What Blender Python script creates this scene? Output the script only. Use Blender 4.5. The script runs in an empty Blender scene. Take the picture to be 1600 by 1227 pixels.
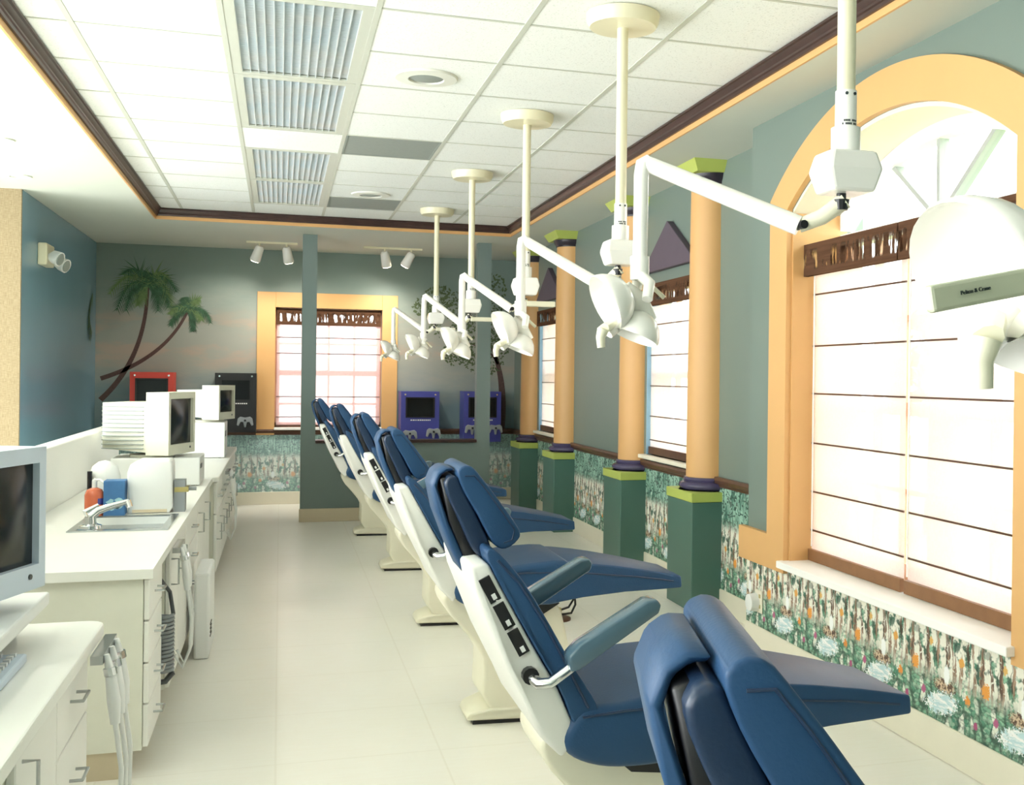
import bpy, bmesh, math, random
from mathutils import Vector, Matrix
random.seed(7)
S = bpy.context.scene
COL = S.collection

# ------------------------------------------------------------------ camera, world, exposure
CAM_H, YAW, ROLL = 1.46, 0.30805, 0.0117
cd = bpy.data.cameras.new('camera'); cam = bpy.data.objects.new('camera', cd); COL.objects.link(cam)
fw = Vector((math.sin(YAW), math.cos(YAW), 0)); rt = Vector((math.cos(YAW), -math.sin(YAW), 0)); up = Vector((0, 0, 1))
r2 = rt*math.cos(ROLL)+up*math.sin(ROLL); u2 = -rt*math.sin(ROLL)+up*math.cos(ROLL)
cam.matrix_world = Matrix(((r2.x, u2.x, -fw.x, 0), (r2.y, u2.y, -fw.y, 0), (r2.z, u2.z, -fw.z, CAM_H), (0, 0, 0, 1)))
cd.sensor_width = 36; cd.lens = 1704.6/1600*36; cd.shift_x = -180/1600; cd.shift_y = -(613.5-590.22)/1600
cd.clip_start = 0.05
S.camera = cam
S.cycles.max_bounces = 8; S.cycles.transparent_max_bounces = 8
W = bpy.data.worlds.new('overcast_sky'); S.world = W; W.use_nodes = True
W.node_tree.nodes['Background'].inputs[0].default_value = (0.97, 1.0, 1.0, 1)
W.node_tree.nodes['Background'].inputs[1].default_value = 1.0
vs = S.view_settings; vs.view_transform = 'Standard'; vs.look = 'None'; vs.gamma = 1; vs.use_curve_mapping = False
vs.exposure = 3.02

# ------------------------------------------------------------------ materials
def lin(c):
    c = c/255
    return c/12.92 if c <= .04045 else ((c+.055)/1.055)**2.4
def rgb(r, g, b): return (lin(r), lin(g), lin(b), 1)
MATS = {}
class NT:
    """tiny helper to wire nodes"""
    def __init__(s, name):
        s.m = bpy.data.materials.new(name); s.m.use_nodes = True; s.t = s.m.node_tree
        s.b = s.t.nodes['Principled BSDF']; s.out = s.t.nodes['Material Output']
        MATS[name] = s.m
    def n(s, typ, ins=None, **kw):
        d = s.t.nodes.new(typ)
        for k, v in kw.items(): setattr(d, k, v)
        for k, v in (ins or {}).items():
            if isinstance(v, bpy.types.NodeSocket): s.t.links.new(v, d.inputs[k])
            else: d.inputs[k].default_value = v
        return d
    def l(s, a, b): s.t.links.new(a, b)
    def math(s, op, a, b=0.0, c=0.0, clamp=False):
        return s.n('ShaderNodeMath', {0: a, 1: b, 2: c}, operation=op, use_clamp=clamp).outputs[0]
    def mix(s, f, a, b):
        d = s.n('ShaderNodeMix', None, data_type='RGBA')
        for k, v in ((0, f), (6, a), (7, b)):
            if isinstance(v, bpy.types.NodeSocket): s.l(v, d.inputs[k])
            else: d.inputs[k].default_value = v
        return d.outputs[2]
    def ss(s, x, a, b):
        return s.n('ShaderNodeMapRange', {0: x, 1: a, 2: b, 3: 0.0, 4: 1.0}, interpolation_type='SMOOTHSTEP').outputs[0]
    def pos(s): return s.n('ShaderNodeNewGeometry').outputs['Position']
    def obj(s): return s.n('ShaderNodeTexCoord').outputs['Object']
    def noise(s, vec, scale, detail=3.0, rough=.5):
        return s.n('ShaderNodeTexNoise', {'Vector': vec, 'Scale': scale, 'Detail': detail, 'Roughness': rough}).outputs[0]
    def scalevec(s, vec, x, y, z):
        return s.n('ShaderNodeMapping', {'Vector': vec, 'Scale': (x, y, z)}).outputs[0]
    def color(s, c): 
        if isinstance(c, bpy.types.NodeSocket): s.l(c, s.b.inputs['Base Color'])
        else: s.b.inputs['Base Color'].default_value = c
    def bump(s, h, strength=.2, dist=.01):
        s.l(s.n('ShaderNodeBump', {'Height': h, 'Strength': strength, 'Distance': dist}).outputs[0], s.b.inputs['Normal'])

def mat(name, c, rough=.5, metal=0.0, var=.06, scale=9.0, bump=0.0, bscale=60.0, spec=.5, coat=0.0):
    """plain paint / plastic / leather: base colour with a faint procedural mottling and relief"""
    t = NT(name); base = rgb(*c)
    f = t.noise(t.obj(), scale, 4)
    dark = tuple(x*(1-var*2) for x in base[:3])+(1,); lite = tuple(min(1, x*(1+var)) for x in base[:3])+(1,)
    t.color(t.mix(f, dark, lite))
    t.b.inputs['Roughness'].default_value = rough; t.b.inputs['Metallic'].default_value = metal
    t.b.inputs['Specular IOR Level'].default_value = spec
    t.b.inputs['Coat Weight'].default_value = coat
    if bump: t.bump(t.noise(t.obj(), bscale, 3), bump, .004)
    return t.m
def emit(name, c, strength):
    t = NT(name); t.color(rgb(*c)); t.b.inputs['Emission Color'].default_value = rgb(*c)
    t.b.inputs['Emission Strength'].default_value = strength; return t.m

mat('teal_paint', (118, 133, 124), .42, var=.03, scale=2, bump=.05, bscale=220)
mat('blue_paint', (124, 164, 184), .24, var=.03, scale=2, bump=.05, bscale=220)
mat('knee_paint', (120, 136, 132), .45, var=.03, scale=2)
mat('soffit_paint', (206, 212, 200), .8, var=.02, scale=3, bump=.06, bscale=300)
mat('apricot_paint', (220, 172, 112), .5, var=.03, scale=4)
mat('lime_paint', (182, 196, 98), .45, var=.03)
mat('green_paint', (78, 114, 103), .4, var=.04, scale=3)
mat('purple_paint', (74, 68, 100), .25, var=.05)
mat('plum_paint', (92, 80, 92), .6, var=.05)
mat('walnut', (66, 44, 40), .35, var=.25, scale=14)
mat('rail_wood', (92, 62, 46), .35, var=.25, scale=14)
mat('white_laminate', (246, 246, 240), .35, var=.01)
mat('side_laminate', (236, 236, 222), .4, var=.02, scale=20)
mat('grey_line', (70, 66, 60), .6)
mat('base_trim', (214, 200, 172), .5, var=.03)
mat('cream_trim', (238, 232, 212), .5, var=.02)
mat('cream_metal', (236, 230, 198), .3, var=.02)
mat('lamp_white', (250, 248, 240), .25, var=.01, coat=.3)
mat('chair_shell', (244, 243, 236), .35, var=.01)
mat('chair_base', (243, 238, 216), .4, var=.02)
mat('vinyl', (46, 80, 118), .42, var=.08, scale=5, bump=.12, bscale=160, spec=.28)
mat('dark_vinyl', (32, 52, 80), .32, var=.08, scale=5, bump=.1, bscale=160)
mat('piping', (34, 56, 88), .35)
mat('arm_vinyl', (84, 112, 128), .22, var=.04, coat=.4)
mat('chrome', (220, 222, 224), .12, 1.0, var=.02)
mat('steel', (190, 194, 196), .2, 1.0, var=.03)
mat('black_plastic', (26, 26, 30), .35, var=.1)
mat('white_plastic', (238, 240, 238), .4, var=.01)
mat('monitor_beige', (226, 226, 208), .45, var=.02)
mat('monitor_blue', (206, 220, 234), .4, var=.02)
mat('crt_glass', (20, 26, 30), .2, var=.2, scale=3, spec=.3)
mat('grey_plastic', (150, 156, 160), .4, var=.03)
mat('dark_grey', (84, 88, 90), .5, var=.05)
mat('kiosk_purple', (70, 74, 156), .4, var=.04)
mat('kiosk_red', (222, 62, 48), .4, var=.04)
mat('kiosk_black', (16, 17, 20), .45, var=.08)
mat('vent_grey', (150, 158, 152), .7, var=.05, scale=40)
mat('fan_white', (250, 250, 246), .4, var=.01)
mat('frame_tan', (196, 150, 118), .5, var=.05)
mat('jamb_blue', (150, 190, 214), .5, var=.03)
mat('soap_orange', (214, 112, 78), .2, var=.04)
mat('box_blue', (70, 122, 176), .5, var=.1, scale=30)
mat('box_pattern', (170, 214, 226), .5, var=.1)
mat('brass', (196, 182, 120), .3, .6)
mat('ink', (40, 52, 50), .6)
mat('palm_trunk', (92, 70, 66), .8, var=.25, scale=40)
mat('palm_leaf', (70, 108, 80), .8, var=.4, scale=25)
mat('palm_leaf_light', (116, 142, 92), .8, var=.3, scale=25)
mat('tree_leaf', (92, 108, 74), .8, var=.35, scale=20)
mat('leaf_green', (96, 130, 70), .7, var=.3)
mat('lawn', (150, 168, 120), .9, var=.2)
mat('black_plum', (44, 38, 48), .3, var=.05)
mat('acoustic_white', (232, 234, 224), .6, var=.02)
mat('lamp_cream', (236, 232, 206), .3, var=.03)
mat('bar_cream', (198, 202, 176), .4, var=.04)
mat('muntin_backlit', (168, 172, 166), .5, var=.03)  # white muntins darkened here to read as silhouettes against the sky
mat('oak', (140, 98, 62), .5, var=.15, scale=14)
mat('bark', (110, 92, 76), .9, var=.2)

# floor: pale cream vinyl tile with faint joints and wear
t = NT('floor_vinyl'); p = t.pos()
f = t.noise(p, 1.6, 5); g = t.noise(t.scalevec(p, 6, 60, 1), 1.0, 3)
c = t.mix(f, rgb(247, 245, 236), rgb(252, 251, 245)); c = t.mix(t.math('MULTIPLY', g, .25), c, rgb(232, 222, 196))
br = t.n('ShaderNodeTexBrick', {'Vector': p, 'Scale': 1.0, 'Mortar Size': .004, 'Brick Width': .61, 'Row Height': .61, 'Color1': (0, 0, 0, 1), 'Color2': (0, 0, 0, 1), 'Mortar': (1, 1, 1, 1)}, offset=0.0)
c = t.mix(t.math('MULTIPLY', br.outputs[0], .12), c, rgb(190, 176, 146)); t.color(c); t.b.inputs['Roughness'].default_value = .32

# acoustic tile: speckled mineral fibre
t = NT('acoustic_tile'); p = t.pos()
sp = t.noise(p, 130, 2); m = t.ss(sp, .60, .68)
c = t.mix(t.math('MULTIPLY', m, .35), rgb(244, 248, 244), rgb(172, 178, 170)); t.color(c); t.b.inputs['Roughness'].default_value = .9
t.bump(sp, .25, .004)
mat('grid_white', (206, 210, 198), .5, var=.02)

# beige woven wall covering
t = NT('grasscloth'); p = t.pos()
a = t.noise(t.scalevec(p, 30, 30, 260), 1.0, 3); b = t.noise(t.scalevec(p, 200, 200, 20), 1.0, 3)
t.color(t.mix(t.math('MULTIPLY', a, b), rgb(120, 104, 74), rgb(206, 190, 156))); t.b.inputs['Roughness'].default_value = .9

# painted sunset sky of the mural wall (pigment on plaster)
t = NT('mural_sky'); p = t.pos(); sx = t.n('ShaderNodeSeparateXYZ', {0: p})
z = sx.outputs[2]
n1 = t.noise(t.scalevec(p, .9, 1, 3.2), 1.3, 5, .6)
zz = t.math('ADD', z, t.math('MULTIPLY', t.math('SUBTRACT', n1, .5), .9))
c = t.mix(t.ss(zz, 1.0, 1.6), rgb(116, 140, 144), rgb(156, 158, 148))
c = t.mix(t.ss(zz, 1.75, 2.6), c, rgb(124, 142, 134))
cl = t.math('MULTIPLY', t.ss(n1, .5, .64), t.math('MULTIPLY', t.ss(z, 1.35, 1.65), t.ss(z, 2.25, 1.95)))
c = t.mix(t.math('MULTIPLY', cl, .55), c, rgb(186, 158, 138)); t.color(c); t.b.inputs['Roughness'].default_value = .5

# jungle wallpaper border: foliage, trunks, water and flowers, repeating along the wall
def wallpaper(name, axis, lit_tint=0.0):
    t = NT(name); p = t.pos(); sx = t.n('ShaderNodeSeparateXYZ', {0: p})
    u = sx.outputs[axis]; z = sx.outputs[2]
    rep = .46
    uf = t.math('MULTIPLY', t.math('FRACT', t.math('DIVIDE', t.math('ADD', u, 20.0), rep)), rep)
    v = t.n('ShaderNodeCombineXYZ', {0: uf, 1: 0.0, 2: z}).outputs[0]
    warp = t.noise(v, 16, 3); fine = t.noise(v, 60, 3); big = t.noise(v, 9, 2)
    wv = t.n('ShaderNodeVectorMath', {0: v, 1: t.n('ShaderNodeCombineXYZ', {0: t.math('MULTIPLY', t.math('SUBTRACT', warp, .5), .05), 2: t.math('MULTIPLY', t.math('SUBTRACT', big, .5), .05)}).outputs[0]}, operation='ADD').outputs[0]
    vor = t.n('ShaderNodeTexVoronoi', {'Vector': t.scalevec(wv, 1.3, 1, .7), 'Scale': 30.0}); vor2 = t.n('ShaderNodeTexVoronoi', {'Vector': t.scalevec(wv, .8, 1, 1.4), 'Scale': 62.0})
    cr = t.n('ShaderNodeSeparateColor', {0: vor.outputs['Color']}); cr2 = t.n('ShaderNodeSeparateColor', {0: vor2.outputs['Color']})
    leaf = t.mix(cr.outputs[0], rgb(66, 132, 108), rgb(150, 198, 166))
    leaf = t.mix(t.math('MULTIPLY', t.ss(cr2.outputs[0], .45, .5), .7), leaf, t.mix(cr2.outputs[1], rgb(50, 98, 84), rgb(196, 220, 196)))
    leaf = t.mix(t.ss(cr.outputs[1], .80, .84), leaf, rgb(232, 236, 222))
    leaf = t.mix(t.math('MULTIPLY', t.ss(vor.outputs['Distance'], .5, .78), .75), leaf, rgb(36, 66, 56))
    leaf = t.mix(t.math('MULTIPLY', t.ss(vor2.outputs['Distance'], .5, .75), .5), leaf, rgb(40, 62, 50))
    st = t.noise(t.scalevec(wv, 30, 1, 2.2), 1.0, 2); st2 = t.noise(t.scalevec(wv, 90, 1, 6.0), 1.0, 2)
    # pale glades and brown trunks in the upper half, leaves breaking over them
    zone = t.math('MULTIPLY', t.ss(z, .26, .36), t.ss(z, .60, .50))
    c = t.mix(t.math('MULTIPLY', zone, t.ss(t.math('ADD', warp, t.math('MULTIPLY', fine, .3)), .56, .66)), leaf, rgb(240, 238, 224))
    bark = t.mix(t.ss(st2, .4, .62), rgb(176, 146, 122), rgb(84, 62, 50))
    c = t.mix(t.math('MULTIPLY', t.math('MULTIPLY', t.ss(st, .53, .57), zone), t.ss(fine, .34, .44)), c, bark)
    c = t.mix(t.math('MULTIPLY', t.math('MULTIPLY', t.ss(st2, .62, .67), t.ss(z, .24, .34)), .8), c, rgb(52, 62, 46))
    # hanging canopy above
    can = t.mix(t.ss(st2, .40, .60), rgb(170, 208, 190), rgb(52, 104, 90)); can = t.mix(t.ss(t.math('ADD', cr2.outputs[0], 0.0), .7, .75), can, rgb(40, 74, 66))
    c = t.mix(t.math('MULTIPLY', t.ss(t.math('ADD', z, t.math('MULTIPLY', warp, .12)), .58, .66), .9), c, can)
    # rocky stream running down to the right
    wobn = t.math('ADD', t.math('MULTIPLY', fine, .5), t.math('MULTIPLY', t.noise(v, 150, 2), .5))
    def blob(u0, z0, ru, rz, wob, sl=0.0):
        dx = t.math('DIVIDE', t.math('SUBTRACT', uf, t.math('ADD', u0, t.math('MULTIPLY', t.math('SUBTRACT', z, z0), sl))), ru)
        dz = t.math('DIVIDE', t.math('SUBTRACT', z, z0), rz)
        rr = t.math('ADD', t.math('MULTIPLY', dx, dx), t.math('MULTIPLY', dz, dz))
        return t.ss(t.math('ADD', rr, t.math('MULTIPLY', t.math('SUBTRACT', wobn, .5), wob*1.7)), 1.1, .6)
    c = t.mix(blob(.17, .285, .075, .03, 2.6), c, t.mix(t.ss(fine, .45, .55), rgb(96, 72, 58), rgb(214, 190, 160)))
    wat = t.mix(t.ss(t.noise(t.scalevec(wv, 16, 1, 70), 1.0, 2), .4, .6), rgb(196, 224, 228), rgb(252, 253, 252))
    c = t.mix(blob(.19, .215, .10, .05, 3.2, -.9), c, wat)
    c = t.mix(blob(.155, .33, .02, .04, 1.2), c, rgb(250, 252, 250))
    # flowers
    for u0, z0, r, col in ((.37, .335, .026, rgb(236, 160, 70)), (.06, .40, .018, rgb(228, 168, 84)), (.31, .24, .016, rgb(184, 96, 136)), (.43, .19, .015, rgb(176, 84, 128)), (.02, .27, .017, rgb(232, 150, 66)), (.26, .44, .014, rgb(222, 178, 100))):
        c = t.mix(blob(u0, z0, r, r*1.15, 3.2), c, col)
    if lit_tint: c = t.mix(lit_tint, c, rgb(206, 236, 242))  # pale cyan mix paints brighter light over the back wall's print
    t.color(c); t.b.inputs['Roughness'].default_value = .6
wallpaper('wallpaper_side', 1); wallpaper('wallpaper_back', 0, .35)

# sheer woven blind: part see-through, part glowing fabric
def sheer(name, c, see, dif=.5):
    t = NT(name); t.t.nodes.remove(t.b)
    p = t.pos(); w = t.noise(t.scalevec(p, 260, 260, 30), 1.0, 2); s2 = t.noise(t.scalevec(p, 40, 40, 420), 1.0, 2)
    f = t.math('ADD', see-.14, t.math('MULTIPLY', t.math('ADD', w, s2), .14))
    tr = t.n('ShaderNodeBsdfTransparent', {0: (1, 1, 1, 1)}); tl = t.n('ShaderNodeBsdfTranslucent', {0: rgb(*c)}); df = t.n('ShaderNodeBsdfDiffuse', {0: rgb(*c)})
    m1 = t.n('ShaderNodeMixShader', {0: dif, 1: tl.outputs[0], 2: df.outputs[0]})
    m2 = t.n('ShaderNodeMixShader', {0: f, 1: m1.outputs[0], 2: tr.outputs[0]}); t.l(m2.outputs[0], t.out.inputs[0])
sheer('blind_sheer', (248, 234, 228), .42, .70)
sheer('blind_sheer_pink', (238, 208, 208), .30, .84)
# woven wood valance with gaps that let daylight through
t = NT('woven_wood'); p = t.pos(); t.t.nodes.remove(t.b)
h1 = t.noise(t.scalevec(p, 3, 3, 120), 1.0, 3); c = t.mix(h1, rgb(66, 46, 36), rgb(112, 82, 62))
df = t.n('ShaderNodeBsdfDiffuse', {0: c}); tr = t.n('ShaderNodeBsdfTransparent', {0: (1, 1, 1, 1)})
vz = t.n('ShaderNodeSeparateXYZ', {0: t.n('ShaderNodeTexCoord').outputs['Generated']}).outputs[2]
st = t.noise(t.scalevec(p, 34, 34, 6), 1.0, 3); k = t.math('MULTIPLY', t.ss(st, .47, .54), t.math('MULTIPLY', t.ss(vz, .15, .3), t.ss(vz, .9, .6)))
m2 = t.n('ShaderNodeMixShader', {0: t.math('MULTIPLY', k, .9), 1: df.outputs[0], 2: tr.outputs[0]}); t.l(m2.outputs[0], t.out.inputs[0])
# window glass
t = NT('window_glass'); t.t.nodes.remove(t.b)
gl = t.n('ShaderNodeBsdfGlossy', {'Roughness': .02}); tr = t.n('ShaderNodeBsdfTransparent', {0: (.96, .98, .98, 1)})
m2 = t.n('ShaderNodeMixShader', {0: .05, 1: tr.outputs[0], 2: gl.outputs[0]}); t.l(m2.outputs[0], t.out.inputs[0])
t = NT('lamp_tube'); p = t.obj()
ce = t.mix(t.ss(t.noise(t.scalevec(p, 5, 1.2, 1), 1.0, 2), .42, .6), rgb(255, 226, 204), rgb(206, 232, 255)); t.l(ce, t.b.inputs['Emission Color']); t.color(rgb(200, 200, 200)); t.b.inputs['Emission Strength'].default_value = 7.0  # blue and peach patches paint reflections into the diffuser's glow
emit('bulb', (255, 240, 210), 4.0)
t = NT('louver_metal'); p = t.obj()
t.color(t.mix(t.noise(p, 3, 2), rgb(206, 232, 246), rgb(246, 236, 226))); t.b.inputs['Metallic'].default_value = .3; t.b.inputs['Roughness'].default_value = .35

# ------------------------------------------------------------------ mesh helpers
class B:
    def __init__(s): s.v = []; s.f = []
    def add(s, vs, fs):
        o = len(s.v); s.v += [tuple(x) for x in vs]; s.f += [[i+o for i in f] for f in fs]; return s
    def box(s, x0, x1, y0, y1, z0, z1):
        return s.add([(x0, y0, z0), (x1, y0, z0), (x1, y1, z0), (x0, y1, z0), (x0, y0, z1), (x1, y0, z1), (x1, y1, z1), (x0, y1, z1)],
                     [(0, 3, 2, 1), (4, 5, 6, 7), (0, 1, 5, 4), (1, 2, 6, 5), (2, 3, 7, 6), (3, 0, 4, 7)])
    def prism(s, poly, a, b, axis='y'):
        """closed polygon of (p,q) pairs extruded from a to b along axis"""
        n = len(poly)
        put = {'y': lambda p, q, w: (p, w, q), 'x': lambda p, q, w: (w, p, q), 'z': lambda p, q, w: (p, q, w)}[axis]
        vs = [put(p, q, a) for p, q in poly]+[put(p, q, b) for p, q in poly]
        fs = [list(range(n)), list(range(2*n-1, n-1, -1))]+[(i, i+n, (i+1) % n+n, (i+1) % n) for i in range(n)]
        return s.add(vs, fs)
    def tube(s, path, r, n=10, caps=True, flat=1.0):
        path = [Vector(p) for p in path]; rs = r if isinstance(r, (list, tuple)) else [r]*len(path)
        vs, fs = [], []; prev = None
        for i, p in enumerate(path):
            d = (path[min(i+1, len(path)-1)]-path[max(i-1, 0)]).normalized()
            if prev is None:
                a = d.orthogonal().normalized()
            else:
                a = (prev-d*prev.dot(d)); a = a.normalized() if a.length > 1e-6 else d.orthogonal().normalized()
            prev = a; b = d.cross(a)
            vs += [p+(a*math.cos(2*math.pi*k/n)+b*math.sin(2*math.pi*k/n)*flat)*rs[i] for k in range(n)]
        m = len(path)
        for i in range(m-1):
            for k in range(n): fs.append((i*n+k, i*n+(k+1) % n, (i+1)*n+(k+1) % n, (i+1)*n+k))
        if caps: fs += [list(range(n-1, -1, -1)), list(range((m-1)*n, m*n))]
        return s.add(vs, fs)
    def lathe(s, prof, c=(0, 0, 0), n=24, a0=0.0, a1=2*math.pi, axis=(0, 0, 1), cap=True):
        """(r,z) profile turned about a vertical (or given) axis; partial turn for half columns"""
        full = abs(a1-a0-2*math.pi) < 1e-6
        q = Vector((0, 0, 1)).rotation_difference(Vector(axis).normalized()); c = Vector(c)
        m = n if full else n+1; vs, fs = [], []
        for r, z in prof:
            for k in range(m):
                a = a0+(a1-a0)*k/n; vs.append(q @ Vector((r*math.cos(a), r*math.sin(a), z))+c)
        for i in range(len(prof)-1):
            for k in range(n if full else n):
                k2 = (k+1) % m
                fs.append((i*m+k, i*m+k2, (i+1)*m+k2, (i+1)*m+k))
        if cap:
            fs += [list(range(m-1, -1, -1)), list(range((len(prof)-1)*m, len(prof)*m))]
            if not full: fs.append([i*m for i in range(len(prof))]+[i*m+m-1 for i in range(len(prof)-1, -1, -1)])
        return s.add(vs, fs)
    def mesh(s, name, bevel=0, seg=2, smooth=False):
        me = bpy.data.meshes.new(name); me.from_pydata(s.v, [], s.f); me.validate()
        bm = bmesh.new(); bm.from_mesh(me)
        bmesh.ops.recalc_face_normals(bm, faces=bm.faces)
        if bevel:
            es = [e for e in bm.edges if len(e.link_faces) == 2 and e.calc_face_angle(0) > .5]
            bmesh.ops.bevel(bm, geom=es, offset=bevel, segments=seg, affect='EDGES', profile=.5, clamp_overlap=True)
        bm.to_mesh(me); bm.free()
        if smooth:
            for pl in me.polygons: pl.use_smooth = True
            try: me.set_sharp_from_angle(angle=math.radians(smooth if smooth is not True else 50))
            except Exception: pass
        return me
    def make(s, name, m, parent=None, bevel=0, seg=2, smooth=False, **kw):
        return put(name, s.mesh(name, bevel, seg, smooth), m, parent, **kw)

def put(name, me, m, parent=None, loc=None, rotz=0, **kw):
    o = bpy.data.objects.new(name, me); COL.objects.link(o)
    if m and not me.materials: me.materials.append(MATS[m])
    if loc: o.location = loc
    if rotz: o.rotation_euler.z = rotz
    o.parent = parent
    for k, v in kw.items(): o[k] = v
    return o
def thing(name, label, cat, loc=(0, 0, 0), rotz=0, group=None):
    o = bpy.data.objects.new(name, None); COL.objects.link(o); o.location = loc; o.rotation_euler.z = rotz
    o.empty_display_size = .1
    o['label'] = label; o['category'] = cat
    if group: o['group'] = group
    return o
def tag(o, label, cat, group=None):
    o['label'] = label; o['category'] = cat
    if group: o['group'] = group
    return o
def struct(name, b, m, parent=None, label=None, **kw):
    o = b.make(name, m, parent, **kw)
    if parent is None: o['kind'] = 'structure'
    if label: o['label'] = label
    return o
def copy_tree(o, parent=None):
    c = o.copy(); COL.objects.link(c); c.parent = parent
    for ch in o.children: copy_tree(ch, c)
    return c
def box(*a): return B().box(*a)
def arc(c, r, a0, a1, n):
    return [(c[0]+r*math.cos(a0+(a1-a0)*i/n), c[1]+r*math.sin(a0+(a1-a0)*i/n)) for i in range(n+1)]

# ------------------------------------------------------------------ room shell
SOF, CEI = 2.835, 2.931            # soffit and tile heights
XN, XF, YB, XL = 2.457, 2.66, 12.8, -1.88   # near/far right wall, back wall, left wall
JOG = 5.5
TX0, TX1, TY1 = -1.087, 2.16, 10.62    # tray opening
struct('floor', box(-4.5, 2.9, -2.5, 13.0, -.05, 0), 'floor_vinyl')
ceiling = struct('ceiling', box(TX0-.05, TX1+.05, -2.5, TY1+.05, CEI+.03, CEI+.08), 'soffit_paint')
struct('ceiling_soffit_right', box(TX1, 3.0, -2.5, 13.0, SOF, CEI+.06), 'soffit_paint')
struct('ceiling_soffit_left', box(-4.5, TX0, -2.5, 13.0, SOF, CEI+.06), 'soffit_paint')
struct('ceiling_soffit_back', box(TX0, TX1, TY1, 13.0, SOF, CEI+.06), 'soffit_paint')
# apricot fascia of the tray + dark crown moulding
fas = box(TX1-.012, TX1, -2.5, TY1, SOF, CEI); struct('trim_1', fas, 'apricot_paint')
struct('trim_2', box(TX0, TX0+.012, -2.5, TY1, SOF, CEI), 'apricot_paint')
struct('trim_3', box(TX0, TX1, TY1-.012, TY1, SOF, CEI), 'apricot_paint')
def crown(name, mk):
    prof = [(0, 0), (.012, 0), (.016, .012), (.022, .018), (.022, .028), (.034, .044), (.036, .052), (.046, .056), (.046, .066), (0, .066)]
    struct(name, mk(prof), 'walnut', smooth=25)
Zc = CEI-.066
crown('trim_4', lambda P: B().prism([(TX1-.012-p, Zc+q) for p, q in P], -2.5, TY1-.012, 'y'))
crown('trim_5', lambda P: B().prism([(TX0+.012+p, Zc+q) for p, q in P], -2.5, TY1-.012, 'y'))
crown('trim_6', lambda P: B().prism([(TY1-.012-p, Zc+q) for p, q in P], TX0+.012, TX1-.012, 'x'))
# tiles and grid
G = .6096
xs = [TX0+.04]+[-.858+i*G for i in range(5)]+[TX1-.04]
ys = [5.096+j*G for j in range(-12, 9)]+[TY1-.04]
tiles = {}
fix_rows = {(-1, 0): 0, (1, 2): 0, (4, 5): 0, (6, 7): 0}
vents = {(3, 3), (3, 7)}           # (column index, row j)
for i in range(len(xs)-1):
    for k in range(len(ys)-1):
        j = k-12
        if i == 2 and j in (-10, -9, -7, -6, -4, -3, -1, 0, 1, 2, 4, 5, 6, 7): continue
        if (i, j) in vents: continue
        w, d = xs[i+1]-xs[i], ys[k+1]-ys[k]; key = (round(w, 3), round(d, 3))
        if key not in tiles: tiles[key] = box(-w/2+.009, w/2-.009, -d/2+.009, d/2-.009, 0, .014).mesh('ceiling_tile', bevel=.003, seg=1)
        put('ceiling_tile', tiles[key], 'acoustic_tile', ceiling, ((xs[i]+xs[i+1])/2, (ys[k]+ys[k+1])/2, CEI+.003))
for x in xs[1:-1]: box(x-.012, x+.012, ys[0], TY1-.06, CEI, CEI+.012).make('grid_runner', 'grid_white', ceiling)
for k, y in enumerate(ys[:-1]):
    j = k-12
    if j in (-9, -6, -3, 0, 2, 5, 7):
        box(xs[0], -.249, y-.006, y+.006, CEI+.001, CEI+.012).make('cross_tee', 'grid_white', ceiling)
        box(.361, xs[-1], y-.006, y+.006, CEI+.001, CEI+.012).make('cross_tee', 'grid_white', ceiling)
    else: box(xs[0], xs[-1], y-.008, y+.008, CEI+.001, CEI+.012).make('cross_tee', 'grid_white', ceiling)

# back wall with window opening
bx0, bx1, bz0, bz1 = -.055, 1.11, .85, 2.20
wb = B(); wb.box(XL, bx0, YB, YB+.2, 0, SOF); wb.box(bx1, XF, YB, YB+.2, 0, SOF); wb.box(bx0, bx1, YB, YB+.2, 0, bz0); wb.box(bx0, bx1, YB, YB+.2, bz1, SOF)
wall_back = struct('wall_back', wb, 'mural_sky')
struct('wall_left', box(XL-.2, XL, 9.3, YB+.2, 0, SOF), 'blue_paint')
struct('wall_left_beige', box(-4.5, XL-.001, 9.27, 9.3, 0, SOF), 'grasscloth')
box(XL, XF, YB-.006, YB, .14, .775).make('wallpaper_border', 'wallpaper_back', wall_back, label='jungle scene wallpaper border below the wooden rail')
struct('baseboard_back', box(XL, XF, YB-.016, YB, 0, .14), 'cream_trim', bevel=.004, seg=1)
def railing(name, mk): struct(name, mk([(0, .772), (.014, .776), (.014, .79), (.03, .798), (.034, .82), (.026, .838), (0, .838)]), 'rail_wood', smooth=25)
railing('trim_7', lambda P: B().prism([(YB-p, q) for p, q in P], XL, XF, 'x'))
# far right wall with two tall windows
WF = [(6.77, 7.87), (10.385, 11.485)]; wz0, wz1 = .88, 2.16
wr = B(); ycur = JOG
for a, b_ in WF:
    wr.box(XF, XF+.2, ycur, a, 0, SOF); wr.box(XF, XF+.2, a, b_, 0, wz0); wr.box(XF, XF+.2, a, b_, wz1, SOF); ycur = b_
wr.box(XF, XF+.2, ycur, YB+.2, 0, SOF)
wall_far = struct('wall_right_far', wr, 'teal_paint')
box(XF-.006, XF, JOG, YB-.006, .14, .775).make('wallpaper_border', 'wallpaper_side', wall_far, label='jungle scene wallpaper border between the green pedestals')
struct('baseboard_right_far', box(XF-.016, XF, JOG, YB-.016, 0, .14), 'cream_trim', bevel=.004, seg=1)
railing('trim_8', lambda P: B().prism([(XF-p, q) for p, q in P], JOG, YB-.034, 'y'))
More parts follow.
